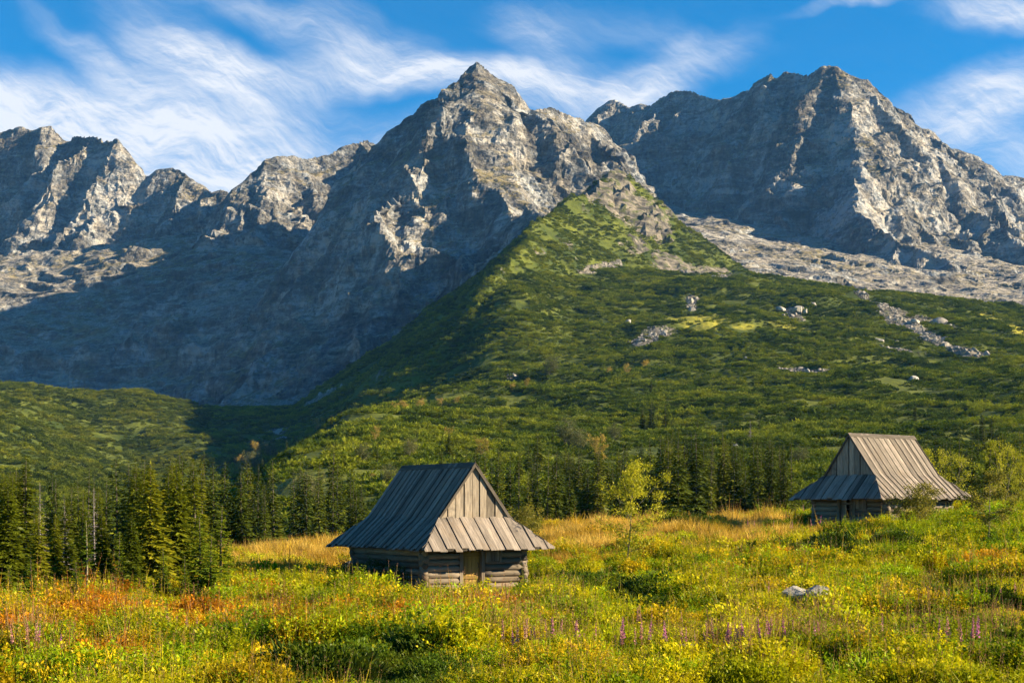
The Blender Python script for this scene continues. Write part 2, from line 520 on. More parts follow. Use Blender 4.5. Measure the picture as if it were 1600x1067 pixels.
# ------------------------------------------------------------------ the rocky ranges
rng = np.random.default_rng(21)
RANGES = [  # ridge line (photo px, row, distance), slope, spur spacing, spur length, relief
    dict(pts=[(-420, 215, 3100), (-200, 225, 3080), (-60, 215, 3070), (0, 200, 3060), (30, 195, 3050), (82, 194, 3040), (97, 212, 3060), (103, 232, 3090), (114, 209, 3030), (150, 209, 2990), (186, 214, 2970), (204, 235, 2970), (217, 270, 2980), (232, 274, 3040)], s=1.75, step=95, ln=230, rel=0.78, lv=1),
    dict(pts=[(228, 272, 2960), (245, 262, 2960), (268, 259, 2960), (290, 268, 2950), (325, 291, 2930), (335, 299, 2900), (358, 299, 2860)], s=1.2, step=70, ln=200, rel=0.75, lv=1),
    dict(pts=[(358, 299, 2720), (385, 268, 2720), (410, 249, 2740), (440, 245, 2770), (500, 243, 2830), (522, 234, 2860), (545, 224, 2880), (575, 215, 2900), (602, 226, 2910), (620, 230, 2910), (660, 240, 2930)], s=1.4, step=75, ln=280, rel=0.76, lv=1),
    dict(pts=[(745, 93, 2300), (728, 112, 2330), (700, 152, 2390), (684, 170, 2440), (660, 203, 2520), (640, 232, 2620), (612, 268, 2600), (578, 330, 2540), (530, 395, 2470), (460, 450, 2400), (380, 530, 2300)], s=1.45, step=85, ln=280, rel=0.84, lv=1),
    dict(pts=[(745, 93, 2300), (762, 106, 2315), (775, 116, 2330), (800, 140, 2360), (822, 166, 2400), (850, 168, 2440), (880, 173, 2490), (905, 183, 2540), (930, 190, 2600)], s=1.25, step=85, ln=260, rel=0.84, lv=1),
    dict(pts=[(745, 93, 2300), (757, 160, 2255), (776, 225, 2195), (778, 290, 2110), (800, 335, 2020), (845, 335, 1900), (875, 330, 1800)], s=1.35, step=85, ln=200, rel=0.86, lv=1),
    dict(pts=[(-120, 512, 2360), (0, 506, 2345), (60, 512, 2335), (120, 524, 2325), (190, 500, 2345), (260, 470, 2360), (320, 478, 2340), (380, 505, 2300), (440, 500, 2290), (520, 470, 2300)], s=1.35, step=70, ln=230, rel=0.74, lv=1, sides=(1,)),
    dict(pts=[(612, 262, 2400), (590, 300, 2310), (592, 340, 2250), (615, 375, 2200)], s=1.5, step=60, ln=90, rel=0.8, lv=0),
    dict(pts=[(900, 205, 3600), (930, 190, 3560), (938, 164, 3520), (950, 155, 3510), (970, 160, 3500), (985, 169, 3480), (1020, 163, 3430), (1050, 145, 3390), (1075, 140, 3350), (1110, 151, 3300), (1140, 153, 3250), (1160, 140, 3220), (1190, 121, 3160), (1240, 112, 3080), (1262, 115, 3040), (1285, 100, 3000), (1308, 102, 2990), (1340, 121, 3010), (1400, 166, 3030), (1440, 196, 3050), (1500, 232, 3080), (1550, 260, 3100), (1600, 277, 3120), (1750, 330, 3150), (2000, 400, 3200), (2300, 430, 3250)], s=1.35, step=110, ln=330, rel=0.96, lv=1),
    dict(pts=[(1298, 101, 2995), (1332, 160, 2900), (1345, 230, 2790), (1332, 285, 2680), (1345, 335, 2560), (1400, 372, 2440), (1480, 402, 2360)], s=1.3, step=80, ln=220, rel=0.82, lv=1),
    dict(pts=[(1440, 196, 3050), (1480, 260, 2920), (1530, 330, 2780), (1600, 380, 2650), (1680, 400, 2550)], s=1.25, step=90, ln=220, rel=0.82, lv=1),
]


def terrain_mountain():
    st = 3.2
    xs = np.arange(-1560, 1720, st)
    ys = np.arange(1380, 3690, st)
    stc = 6.4
    cx, cy = np.meshgrid(np.arange(-1580, 1740, stc), np.arange(1360, 3710, stc))
    wx = cx + 9 * fbm(cx, cy, 0 * cx, 90, 3)
    wy = cy + 9 * fbm(cx, cy, 0 * cx + 50, 90, 3)
    z = base_t.z(cx, cy)
    segs = []
    crest = np.full(cx.shape, 1e6)
    for r in RANGES:
        pl = poly(r['pts'])
        s = r['s']
        jag = [pl[0]]
        for p, q in zip(pl[:-1], pl[1:]):                       # teeth and notches along the crest
            k = max(1, int(np.hypot(*(q - p)[:2]) / 24))
            for j in range(1, k + 1):
                w = p + (q - p) * j / k
                jag.append(w + (np.array([rng.normal(0, 3), rng.normal(0, 3), rng.normal(0, 5.5)]) if j < k else 0))
        for p, q in zip(jag[:-1], jag[1:]):
            segs.append((p, q, s, s * 0.75, 330))
        for p, q in zip(pl[:-1], pl[1:]):
            dx, dy = q[0] - p[0], q[1] - p[1]
            t = np.clip(((cx - p[0]) * dx + (cy - p[1]) * dy) / (dx * dx + dy * dy), 0, 1)
            crest = np.minimum(crest, np.hypot(cx - p[0] - t * dx, cy - p[1] - t * dy))
        segs += spurs(pl, rng, s, r['step'], r['ln'], r['rel'], r.get('sides', (1, -1)), r['lv'], s * 0.8, 260)
    z = z + 10 * fbm(cx, cy, 0 * cx, 150, 3) + 4 * ridged(cx, cy, 0 * cx, 60, 2)
    z = ridge_field(wx, wy, z, segs)
    X, Y = np.meshgrid(xs, ys)
    # bilinear lift to the fine grid
    fx, fy = (X - cx[0, 0]) / stc, (Y - cy[0, 0]) / stc
    ix, iy = np.floor(fx).astype(int), np.floor(fy).astype(int)
    ax, ay = fx - ix, fy - iy
    Z = (z[iy, ix] * (1 - ax) + z[iy, ix + 1] * ax) * (1 - ay) + (z[iy + 1, ix] * (1 - ax) + z[iy + 1, ix + 1] * ax) * ay
    crest = crest[np.clip(np.round(fy).astype(int), 0, z.shape[0] - 1), np.clip(np.round(fx).astype(int), 0, z.shape[1] - 1)]
    gy, gx = np.gradient(Z, st)
    slope = np.hypot(gx, gy)
    steep = np.clip((slope - 0.35) / 0.7, 0.12, 1.0)
    nl = np.sqrt(1 + slope ** 2)
    n3 = np.stack([-gx / nl, -gy / nl, 1 / nl], -1)
    # crags: ribs and gullies down the face, then blocks, then ledges
    tx, ty, tz = X, Y, Z
    qx, qy = X + 8 * fbm(X, Y, Z, 40, 2), Y + 8 * fbm(X, Y, Z + 90, 40, 2)
    led0 = perlin(X / 120, Y / 120, Z / 120 + 7) * 22
    d = 21.0 * ridged(qx, qy, tz * 0.10, 150, 3, 0.5) + 2.0 * ridged(qx + 31, qy, tz * 0.4, 24, 2, 0.6)
    d = d + 5.5 * facets(qx + 0.35 * tz, qy, tz * 0.4 - 0.3 * X, 52, 1.0, 0.5) + 3.4 * facets(qx + 0.3 * tz, qy, tz * 0.5 + 0.3 * X, 17, 1.0, 0.5)
    d = d + 1.0 * perlin(tx / 6.7, ty / 6.7, tz / 6.7)
    big = ((Z - 0.55 * X + 1.6 * led0) / 85) % 1
    d = d + 10.0 * np.where(big < 0.85, big / 0.85, (1 - big) / 0.15)     # great slanting slabs
    led = perlin(X / 70, Y / 70, Z / 70) * 14
    saw = ((Z + 0.42 * X + led) / 26) % 1
    d = d + 4.0 * np.where(saw < 0.8, saw / 0.8, (1 - saw) / 0.2) * np.clip(0.6 + fbm(X, Y, Z, 150, 2), 0, 1)
    d = (d - 9) * steep * np.clip(crest / 60, 0.42, 1)
    V = np.stack([X, Y, Z], -1) + n3 * d[..., None]
    return V.reshape(-1, 3), len(xs), len(ys)


# ------------------------------------------------------------------ the green hill and the meadow
HILL_RIDGES = [
    (poly([(962, 268, 1500), (948, 282, 1480), (925, 300, 1440), (900, 309, 1400), (872, 326, 1340), (838, 356, 1230), (803, 400, 1080), (770, 442, 1000), (735, 489, 935), (700, 536, 885), (655, 588, 855), (615, 606, 845), (570, 622, 850)]), 0.85, 0.72),
    (poly([(962, 268, 1500), (985, 283, 1495), (1010, 300, 1490), (1042, 343, 1480), (1080, 385, 1465), (1130, 425, 1440)]), 0.95, 0.8),
]


def hill_z(x, y):
    """height of the ground anywhere from the meadow to the back of the green hill"""
    x, y = np.asarray(x, float), np.asarray(y, float)
    z = land_t.z(x, y)
    far = y > 640
    if np.any(far):
        segs = []
        for pl, s, s2 in HILL_RIDGES:
            for p, q in zip(pl[:-1], pl[1:]):
                segs.append((p, q, s, s2, 120))
        xf, yf = x[far], y[far]
        zz = ridge_field(xf + 6 * fbm(xf, yf, 0 * xf, 50, 2), yf + 6 * fbm(xf, yf, 0 * xf + 9, 50, 2), z[far], segs)
        z = z.copy()
        z[far] = zz
    a = np.clip((y - 150) / 500, 0, 1)
    z = z + a * (6.0 * fbm(x, y, 0 * x, 85, 3) + 3.4 * np.abs(fbm(x, y, 0 * x + 4, 34, 3)))
    z = z + np.clip((y - 14) / 20, 0, 1) * 0.16 * fbm(x, y, 0 * x, 7, 3)
    return z


def gz(x, y):
    return float(hill_z(np.array([x]), np.array([y]))[0])


def rock_mask(x, y):
    """0..1: where bare rock breaks through the green (stated once, used for the ground, crags and shrubs)"""
    m = 0 * x
    px = CX + FPX * x / np.maximum(y, 1)
    z = hill_z(x, y)
    py = HOR - FPX * z / np.maximum(y, 1)
    nz = fbm(x, y, z, 38, 3)
    for cx_, cy_, rx, ry, tilt, w, d0, d1 in ROCKS:
        t = math.radians(tilt)
        u, v = px - cx_, py - cy_
        a, b = (u * math.cos(t) + v * math.sin(t)) / rx, (-u * math.sin(t) + v * math.cos(t)) / ry
        m = np.maximum(m, np.where((y > d0) & (y < d1), w * np.clip(1.5 - np.hypot(a, b) + 0.75 * nz, 0, 1), 0))
    return m


ROCKS = [  # outcrops and boulder fields on the hill: px, row, radii, tilt, weight, distance range
    (970, 296, 44, 30, 40, 0.95, 1250, 1520), (1012, 335, 24, 46, -40, 0.95, 1250, 1520), (1000, 375, 24, 20, 0, 0.6, 1200, 1500), (935, 300, 26, 12, -30, 0.8, 1250, 1520),
    (940, 417, 30, 7, -8, 1.0, 1100, 1400), (1080, 420, 55, 8, 8, 1.0, 1100, 1480), (1045, 405, 22, 9, 20, 0.9, 1100, 1480),
    (1020, 527, 34, 11, -10, 1.0, 700, 1000), (1000, 535, 14, 8, 0, 1.0, 700, 1000),
    (1390, 490, 24, 9, 30, 1.0, 900, 1170), (1440, 520, 60, 9, 28, 1.0, 800, 1100), (1500, 548, 34, 6, 14, 1.0, 750, 1050),
    (1395, 545, 50, 5, 10, 0.9, 700, 1000), (1240, 578, 50, 3, 3, 0.8, 600, 900), (1350, 465, 16, 5, 40, 0.9, 950, 1200),
    (1470, 505, 40, 5, 12, 0.6, 850, 1150), (105, 655, 34, 8, -28, 1.0, 500, 780), (1240, 488, 16, 9, 20, 0.9, 850, 1150), (1080, 475, 10, 10, 0, 0.8, 850, 1150),
    (350, 650, 14, 14, 60, 0.9, 560, 1000), (440, 672, 30, 14, -20, 0.8, 500, 1000), (390, 690, 40, 10, -30, 0.7, 450, 900), (500, 622, 40, 3, -30, 0.7, 800, 1300),
    (800, 590, 14, 6, 0, 0.5, 700, 900),
]
YELLOW = [(1100, 503, 46, 17, 0, 1.0, 800, 1100), (1160, 510, 20, 7, 0, 0.8, 800, 1100), (1545, 495, 20, 5, 20, 1.0, 900, 1200), (1590, 515, 16, 7, 30, 1.0, 850, 1150), (1240, 512, 40, 6, 12, 0.6, 800, 1100),
          (95, 638, 22, 12, 0, 1.0, 560, 800), (115, 640, 12, 8, 0, 0.9, 560, 800), (1380, 480, 16, 4, 0, 0.8, 900, 1150), (690, 752, 10, 5, 0, .8, 200, 320)]


# ------------------------------------------------------------------ ground materials
def mat_mountain():
    m, N = new_mat('mountain rock')
    tc = N.n('ShaderNodeTexCoord')
    p = tc.outputs['Object']
    geo = N.n('ShaderNodeNewGeometry')
    nz = N.sep(geo.outputs['Normal'])[2]
    big = N.noise(p, 1 / 190, 3, 0.5)
    mid = N.noise(p, 1 / 42, 5, 0.62, 0.6)
    fine = N.noise(p, 1 / 7, 5, 0.68, 0.4)
    grit = N.noise(p, 1 / 2.6, 3, 0.6)
    mp = N.n('ShaderNodeMapping')
    mp.inputs['Rotation'].default_value = (math.radians(8), math.radians(24), 0)
    mp.inputs['Scale'].default_value = (0.3, 0.3, 1.6)
    N.put(mp.inputs[0], p)
    strata = N.noise(mp.outputs[0], 1 / 16, 5, 0.65, 0.8)
    mv = N.n('ShaderNodeMapping')
    mv.inputs['Scale'].default_value = (1.0, 1.0, 0.22)
    N.put(mv.inputs[0], p)
    runs = N.noise(mv.outputs[0], 1 / 9, 4, 0.65, 0.3)                  # dark wet streaks down the faces
    fall = N.n('ShaderNodeMapping')
    fall.inputs['Scale'].default_value = (1.0, 1.0, 0.10)
    fall.inputs['Rotation'].default_value = (0, math.radians(12), 0)
    N.put(fall.inputs[0], p)
    gully = N.noise(fall.outputs[0], 1 / 26, 5, 0.62, 0.5)             # pale rubble and dark wet lines following the fall of the face
    md = N.n('ShaderNodeMapping')
    md.inputs['Rotation'].default_value = (0, math.radians(-38), 0)
    md.inputs['Scale'].default_value = (0.22, 1.0, 1.3)
    N.put(md.inputs[0], p)
    diag = N.noise(md.outputs[0], 1 / 20, 6, 0.66, 0.7)                 # slanting bands of the rock
    slab = N.noise(md.outputs[0], 1 / 70, 4, 0.6, 0.6)
    fallbig = N.noise(fall.outputs[0], 1 / 95, 4, 0.6, 0.8)

    def stops(v, k, base=None):
        t = N.math('MULTIPLY', N.math('SUBTRACT', v, 0.5), k)
        return t if base is None else N.math('ADD', base, t)
    e = stops(slab, 5.0)
    e = stops(diag, 5.0, e)
    e = stops(gully, 3.6, e)
    e = stops(fallbig, 5.5, e)
    e = stops(strata, 3.0, e)
    e = stops(fine, 3.6, e)
    e = stops(grit, 1.6, e)
    e = N.math('ADD', e, N.math('MULTIPLY', N.ramp(runs, 0.57, 0.68), -0.9))
    e = N.math('ADD', e, N.ramp(N.sep(p)[0], 180, 380, 0.0, 0.18))       # right massif painted paler, lightening its shaded face in the rock colour
    tone = N.math('MINIMUM', N.math('MAXIMUM', N.math('MULTIPLY', N.math('POWER', 2.0, e), 0.135), 0.028), 0.30)
    hue = N.mix(N.ramp(mid, 0.35, 0.65), (0.97, 1.0, 1.02), (1.10, 1.0, 0.86))
    c = N.mix(1.0, hue, N.comb(tone, tone, tone), 'MULTIPLY')
    # ledges and easy slopes: thin dry turf; gentle ground: pale scree
    flat = N.math('ADD', nz, N.math('MULTIPLY', N.math('SUBTRACT', mid, 0.5), 0.55))
    turf = N.mix(N.ramp(fine, 0.35, 0.65), (0.10, 0.09, 0.03), (0.21, 0.165, 0.075))
    c = N.mix(N.math('MULTIPLY', N.ramp(flat, 0.62, 0.76), N.ramp(big, 0.38, 0.58, 0.15, 0.8)), c, turf)
    v = N.vor(p, 1 / 3.2)
    scree = N.mix(N.ramp(v, 0.1, 0.7), (0.42, 0.37, 0.30), (0.17, 0.155, 0.135))
    scree = N.mix(N.ramp(mid, 0.5, 0.65, 0, 0.6), scree, (0.17, 0.145, 0.07))
    c = N.mix(N.math('MULTIPLY', N.ramp(N.math('ADD', nz, N.math('MULTIPLY', N.math('SUBTRACT', fine, 0.5), 0.2)), 0.80, 0.9), N.ramp(big, 0.35, 0.5, 0.55, 0.95)), c, scree)
    def facet(scale, off):
        q = N.vmath('ADD', p, off)
        q = N.vmath('ADD', q, N.vmath('SCALE', wv, scale=0.35 / scale))
        vo = N.n('ShaderNodeTexVoronoi')
        N.put(vo.inputs['Vector'], q)
        vo.inputs['Scale'].default_value = scale
        dlt = N.vmath('SUBTRACT', N.vmath('SCALE', q, scale=scale), vo.outputs['Position'])
        dt = N.n('ShaderNodeVectorMath', operation='DOT_PRODUCT')
        N.put(dt.inputs[0], N.vmath('SUBTRACT', vo.outputs['Color'], (0.5, 0.5, 0.5)))
        N.put(dt.inputs[1], dlt)
        return dt.outputs['Value']
    wn = N.n('ShaderNodeTexNoise')
    N.put(wn.inputs['Vector'], p)
    wn.inputs['Scale'].default_value = 1 / 12
    wv = N.vmath('SUBTRACT', wn.outputs[1], (0.5, 0.5, 0.5))
    h = N.math('ADD', N.math('MULTIPLY', mid, 1.4), N.math('MULTIPLY', strata, 0.9))
    h = N.math('ADD', h, N.math('MULTIPLY', facet(1 / 9.5, (3, 7, 1)), 1.5))
    h = N.math('ADD', h, N.math('MULTIPLY', facet(1 / 4.2, (31, 17, 11)), 0.7))
    h = N.math('ADD', h, N.math('MULTIPLY', fine, 0.5))
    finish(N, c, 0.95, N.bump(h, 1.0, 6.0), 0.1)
    return m


def mat_hill():
    m, N = new_mat('hill ground')
    tc = N.n('ShaderNodeTexCoord')
    p = tc.outputs['Object']
    geo = N.n('ShaderNodeNewGeometry')
    nz = N.sep(geo.outputs['Normal'])[2]
    rk = N.n('ShaderNodeAttribute', attribute_name='rock').outputs['Fac']
    yl = N.n('ShaderNodeAttribute', attribute_name='yellow').outputs['Fac']
    a = N.noise(p, 1 / 30, 5, 0.6)
    b = N.noise(p, 1 / 3.5, 4, 0.65)
    g = N.mix(N.ramp(a, 0.35, 0.65), (0.035, 0.052, 0.008), (0.10, 0.115, 0.016))
    g = N.mix(N.ramp(b, 0.5, 0.75, 0, 0.7), g, (0.022, 0.035, 0.008))
    g = N.mix(yl, g, N.mix(N.ramp(b, 0.4, 0.6), (0.34, 0.30, 0.03), (0.20, 0.20, 0.03)))
    v = N.vor(p, 1 / 3.0)
    md = N.n('ShaderNodeMapping')
    md.inputs['Rotation'].default_value = (0, math.radians(-35), 0)
    md.inputs['Scale'].default_value = (0.35, 1.0, 1.2)
    N.put(md.inputs[0], p)
    dg = N.noise(md.outputs[0], 1 / 9, 5, 0.65, 0.6)
    r = N.mix(N.ramp(dg, 0.38, 0.62), (0.055, 0.052, 0.046), (0.20, 0.175, 0.14))
    r = N.mix(N.ramp(b, 0.52, 0.68, 0, 0.6), r, (0.06, 0.058, 0.052))
    r = N.mix(N.ramp(N.noise(p, 1 / 9, 4, 0.6), 0.52, 0.64, 0, 0.75), r, (0.07, 0.085, 0.02))
    k = N.math('ADD', rk, N.math('MULTIPLY', N.math('SUBTRACT', b, 0.5), 0.7))
    k = N.math('MAXIMUM', N.ramp(k, 0.35, 0.55), N.ramp(N.math('ADD', nz, N.math('MULTIPLY', N.math('SUBTRACT', a, 0.5), 0.5)), 0.62, 0.52))
    c = N.mix(k, g, r)
    h = N.math('ADD', N.math('MULTIPLY', b, 0.7), N.math('MULTIPLY', N.math('MULTIPLY', dg, k), 1.6))
    finish(N, c, 0.95, N.bump(h, 0.8, 1.5), 0.1)
    return m


def mat_meadow():
    m, N = new_mat('meadow soil')
    tc = N.n('ShaderNodeTexCoord')
    p = tc.outputs['Object']
    a = N.noise(p, 1 / 4.0, 5, 0.6)
    b = N.noise(p, 1 / 0.25, 4, 0.65)
    c = N.mix(N.ramp(a, 0.35, 0.65), (0.07, 0.055, 0.015), (0.12, 0.09, 0.025))
    c = N.mix(N.ramp(b, 0.45, 0.7, 0, 0.8), c, (0.025, 0.025, 0.008))
    finish(N, c, 0.95, N.bump(b, 0.8, 0.12), 0.1)
    return m


def build_terrain():
    V, nx, ny = terrain_mountain()
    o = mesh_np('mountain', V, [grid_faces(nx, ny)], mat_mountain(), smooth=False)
    tag(o, kind='structure')
    # hillside
    st = 3.5
    xs, ys = np.arange(-820, 930, st), np.arange(124, 1780, st)
    X, Y = np.meshgrid(xs, ys)
    x, y = X.ravel(), Y.ravel()
    z = hill_z(x, y)
    rk = rock_mask(x, y)
    yl = patch_mask(YELLOW, x, y, z)
    crag = np.clip((y - 1250) / 60, 0, 1) * np.clip((z - 205) / 40, 0, 1) * np.clip(rk * 1.8 - 0.2, 0, 1)
    z = z + rk * (0.7 * ridged(x, y, z, 9, 2) + 0.3) + crag * (7 * facets(x, y, z * 0.35, 21, 1.0, 0.8) + 4 * facets(x + 0.4 * z, y, z * 0.5, 9, 1.0, 0.8))
    z = z - 0.12 * np.clip((136 - y) / 6, 0, 1)
    o = mesh_np('hillside', np.stack([x, y, z], 1), [grid_faces(len(xs), len(ys))], mat_hill(), smooth=False, vattr={'rock': rk, 'yellow': yl})
    tag(o, kind='structure')
    # the meadow
    st = 0.5
    xs, ys = np.arange(-75, 85, st), np.arange(-12, 136, st)
    X, Y = np.meshgrid(xs, ys)
    x, y = X.ravel(), Y.ravel()
    z = hill_z(x, y)
    o = mesh_np('meadow', np.stack([x, y, z], 1), [grid_faces(len(xs), len(ys))], mat_meadow(), smooth=True)
    tag(o, kind='structure')


def patch_mask(lst, x, y, z):
    px = CX + FPX * x / np.maximum(y, 1)
    py = HOR - FPX * z / np.maximum(y, 1)
    m = 0 * x
    nz = fbm(x, y, z, 25, 2)
    for cx_, cy_, rx, ry, tilt, w, d0, d1 in lst:
        t = math.radians(tilt)
        u, v = px - cx_, py - cy_
        a, b = (u * math.cos(t) + v * math.sin(t)) / rx, (-u * math.sin(t) + v * math.cos(t)) / ry
        m = np.maximum(m, np.where((y > d0) & (y < d1), w * np.clip(2.2 * (1.1 - np.hypot(a, b) + 0.6 * nz), 0, 1), 0))
    return m


build_terrain()


# ------------------------------------------------------------------ wood: boards, logs
class MB:
    """collects boxes and tubes into one mesh, with a tone per face and a grain coordinate per vertex"""
    def __init__(self):
        self.V, self.F4, self.F3, self.t4, self.t3, self.G = [], [], [], [], [], []

    def box8(self, c, tone=0.5, grain_axis=None, gid=0.0):
        """c: 8 corners, bottom four then top four, both counter-clockwise seen from above"""
        b = len(self.V)
        c = [np.asarray(v, float) for v in c]
        self.V += c
        ax = np.array([0, 0, 1.0]) if grain_axis is None else np.asarray(grain_axis, float)
        ax = ax / (np.linalg.norm(ax) + 1e-9)
        for v in c:
            al = float(v @ ax)
            r = v - al * ax
            self.G.append((r[0] + r[1] * 0.7 + gid * 3.1, r[2] + r[1] * 0.3 + gid * 1.7, al + gid * 5.3))
        for f in ((3, 2, 1, 0), (4, 5, 6, 7), (0, 1, 5, 4), (1, 2, 6, 5), (2, 3, 7, 6), (3, 0, 4, 7)):
            self.F4.append([b + i for i in f])
            self.t4.append(tone)

    def box(self, lo, hi, tone=0.5, axis=(0, 0, 1), gid=0.0):
        (x0, y0, z0), (x1, y1, z1) = lo, hi
        self.box8([(x0, y0, z0), (x1, y0, z0), (x1, y1, z0), (x0, y1, z0), (x0, y0, z1), (x1, y0, z1), (x1, y1, z1), (x0, y1, z1)], tone, axis, gid)

    def tube(self, pts, rad, n=8, tone=0.5, gid=0.0, squash=1.0, cap=True):
        pts = [np.asarray(p, float) for p in pts]
        rad = np.broadcast_to(rad, (len(pts),))
        b = len(self.V)
        s = 0.0
        for i, p in enumerate(pts):
            t = pts[min(i + 1, len(pts) - 1)] - pts[max(i - 1, 0)]
            t = t / (np.linalg.norm(t) + 1e-9)
            u = np.cross(t, (0, 0, 1.0) if abs(t[2]) < 0.9 else (1.0, 0, 0)); u /= np.linalg.norm(u)
            w = np.cross(u, t)
            if i:
                s += float(np.linalg.norm(p - pts[i - 1]))
            for k in range(n):
                a = 2 * math.pi * k / n
                self.V.append(p + rad[i] * (math.cos(a) * u + squash * math.sin(a) * w))
                self.G.append((rad[i] * math.cos(a) * 2 + gid, rad[i] * math.sin(a) * 2 + gid * 2, s + gid * 3))
        for i in range(len(pts) - 1):
            for k in range(n):
                k2 = (k + 1) % n
                self.F4.append([b + i * n + k, b + i * n + k2, b + (i + 1) * n + k2, b + (i + 1) * n + k])
                self.t4.append(tone)
        if cap:
            for i, flip in ((0, True), (len(pts) - 1, False)):
                c = len(self.V)
                self.V.append(pts[i]); self.G.append((gid, gid, s))
                for k in range(n):
                    k2 = (k + 1) % n
                    f = [b + i * n + k, b + i * n + k2, c]
                    self.F3.append(f if not flip else f[::-1]); self.t3.append(tone)

    def build(self, name, mat, parent=None, smooth=False, link=True):
        fs, tn = [], []
        if self.F4:
            fs.append(np.array(self.F4)); tn += self.t4
        if self.F3:
            fs.append(np.array(self.F3)); tn += self.t3
        return mesh_np(name, np.array(self.V), fs, mat, smooth, fattr={'tone': np.array(tn)}, vattr={'grain': np.array(self.G, float)}, parent=parent, link=link)


def mat_wood(name, dark, light, warm, bump=1.0, scale=1.0):
    m, N = new_mat(name)
    g = N.n('ShaderNodeAttribute', attribute_name='grain').outputs['Vector']
    tone = N.n('ShaderNodeAttribute', attribute_name='tone').outputs['Fac']
    mp = N.n('ShaderNodeMapping')
    mp.inputs['Scale'].default_value = (1, 1, 0.06)
    N.put(mp.inputs[0], g)
    st = N.noise(mp.outputs[0], 28 * scale, 5, 0.65, 0.3)
    st2 = N.noise(mp.outputs[0], 7 * scale, 4, 0.6, 0.4)
    tc = N.n('ShaderNodeTexCoord').outputs['Object']
    blot = N.noise(tc, 1.1, 5, 0.65)
    c = N.mix(N.ramp(st, 0.3, 0.7), dark, light)
    c = N.mix(N.ramp(st2, 0.5, 0.75, 0, 0.55), c, tuple(v * 0.45 for v in dark))
    c = N.mix(N.ramp(blot, 0.5, 0.7, 0, 0.45), c, warm)
    c = N.mix(N.ramp(N.noise(tc, 0.55, 6, 0.7, 0.8), 0.54, 0.68, 0, 0.55), c, tuple(v * 0.5 for v in dark))
    c = N.mix(N.ramp(N.noise(tc, 2.6, 4, 0.7), 0.64, 0.74, 0, 0.4), c, (0.10, 0.105, 0.045))
    k = N.math('ADD', N.math('MULTIPLY', tone, 1.1), 0.45)
    c = N.mix(1.0, c, N.comb(k, k, k), 'MULTIPLY')
    finish(N, c, 0.85, N.bump(N.math('ADD', st, N.math('MULTIPLY', st2, 0.7)), 0.5 * bump, 0.006), 0.15)
    return m


WOOD_ROOF = mat_wood('weathered roof boards', (0.105, 0.09, 0.077), (0.24, 0.20, 0.165), (0.17, 0.125, 0.085))
WOOD_GABLE = mat_wood('gable boards', (0.14, 0.115, 0.09), (0.31, 0.26, 0.20), (0.21, 0.14, 0.08))
WOOD_LOG = mat_wood('weathered logs', (0.10, 0.08, 0.06), (0.25, 0.205, 0.155), (0.15, 0.095, 0.05))
WOOD_DOOR = mat_wood('ochre door boards', (0.18, 0.11, 0.03), (0.31, 0.20, 0.055), (0.22, 0.14, 0.045))
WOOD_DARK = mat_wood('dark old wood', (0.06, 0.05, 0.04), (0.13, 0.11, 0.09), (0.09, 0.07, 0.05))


def mat_bark(name, a, b):
    m, N = new_mat(name)
    g = N.n('ShaderNodeTexCoord').outputs['Object']
    mp = N.n('ShaderNodeMapping')
    mp.inputs['Scale'].default_value = (1, 1, 0.25)
    N.put(mp.inputs[0], g)
    s = N.noise(mp.outputs[0], 14, 4, 0.65)
    finish(N, N.mix(N.ramp(s, 0.35, 0.65), a, b), 0.9, N.bump(s, 0.8, 0.04), 0.1)
    return m


BARK = mat_bark('spruce bark', (0.07, 0.055, 0.04), (0.17, 0.14, 0.11))
BARK_GREY = mat_bark('bare grey wood', (0.16, 0.14, 0.13), (0.32, 0.28, 0.26))
BARK_PALE = mat_bark('pale young bark', (0.12, 0.10, 0.06), (0.30, 0.26, 0.17))


def mat_leaf(name, cols, transl=0.35, attr=None, spread=0.5):
    """cols: dark, mid, light; each object (or each scattered plant) takes its own place between them"""
    m, N = new_mat(name)
    tone = N.n('ShaderNodeAttribute', attribute_name='tone').outputs['Fac']
    oi = N.n('ShaderNodeObjectInfo').outputs['Random']
    f = N.math('ADD', N.math('MULTIPLY', tone, 1 - spread), N.math('MULTIPLY', oi, spread))
    c = N.mix(N.ramp(f, 0.0, 0.55), cols[0], cols[1])
    c = N.mix(N.ramp(f, 0.5, 1.0), c, cols[2])
    leaf_finish(N, c, transl)
    return m


NEEDLE = mat_leaf('spruce needles', ((0.026, 0.046, 0.004), (0.11, 0.13, 0.007), (0.27, 0.25, 0.012)), 0.3, spread=0.45)
NEEDLE_FRESH = mat_leaf('fresh spruce needles', ((0.035, 0.070, 0.006), (0.11, 0.15, 0.008), (0.24, 0.25, 0.014)), 0.25, spread=0.3)
NEEDLE_FAR = mat_leaf('far spruce needles', ((0.018, 0.034, 0.006), (0.062, 0.082, 0.009), (0.17, 0.165, 0.014)), 0.15, spread=0.55)
LEAF_BIRCH = mat_leaf('yellow green leaves', ((0.14, 0.16, 0.010), (0.30, 0.30, 0.014), (0.46, 0.42, 0.03)), 0.45, spread=0.2)
LEAF_ROWAN = mat_leaf('olive rowan leaves', ((0.07, 0.075, 0.012), (0.17, 0.16, 0.02), (0.30, 0.25, 0.04)), 0.4, spread=0.2)
LEAF_GOLD = mat_leaf('golden leaves', ((0.20, 0.15, 0.03), (0.34, 0.25, 0.045), (0.42, 0.27, 0.07)), 0.4, spread=0.6)
LEAF_WILLOW = mat_leaf('dull green leaves', ((0.05, 0.06, 0.018), (0.11, 0.12, 0.035), (0.19, 0.17, 0.06)), 0.35, spread=0.5)
LEAF_SHRUB = mat_leaf('dark shrub leaves', ((0.022, 0.040, 0.010), (0.055, 0.085, 0.015), (0.12, 0.13, 0.025)), 0.3, spread=0.2)


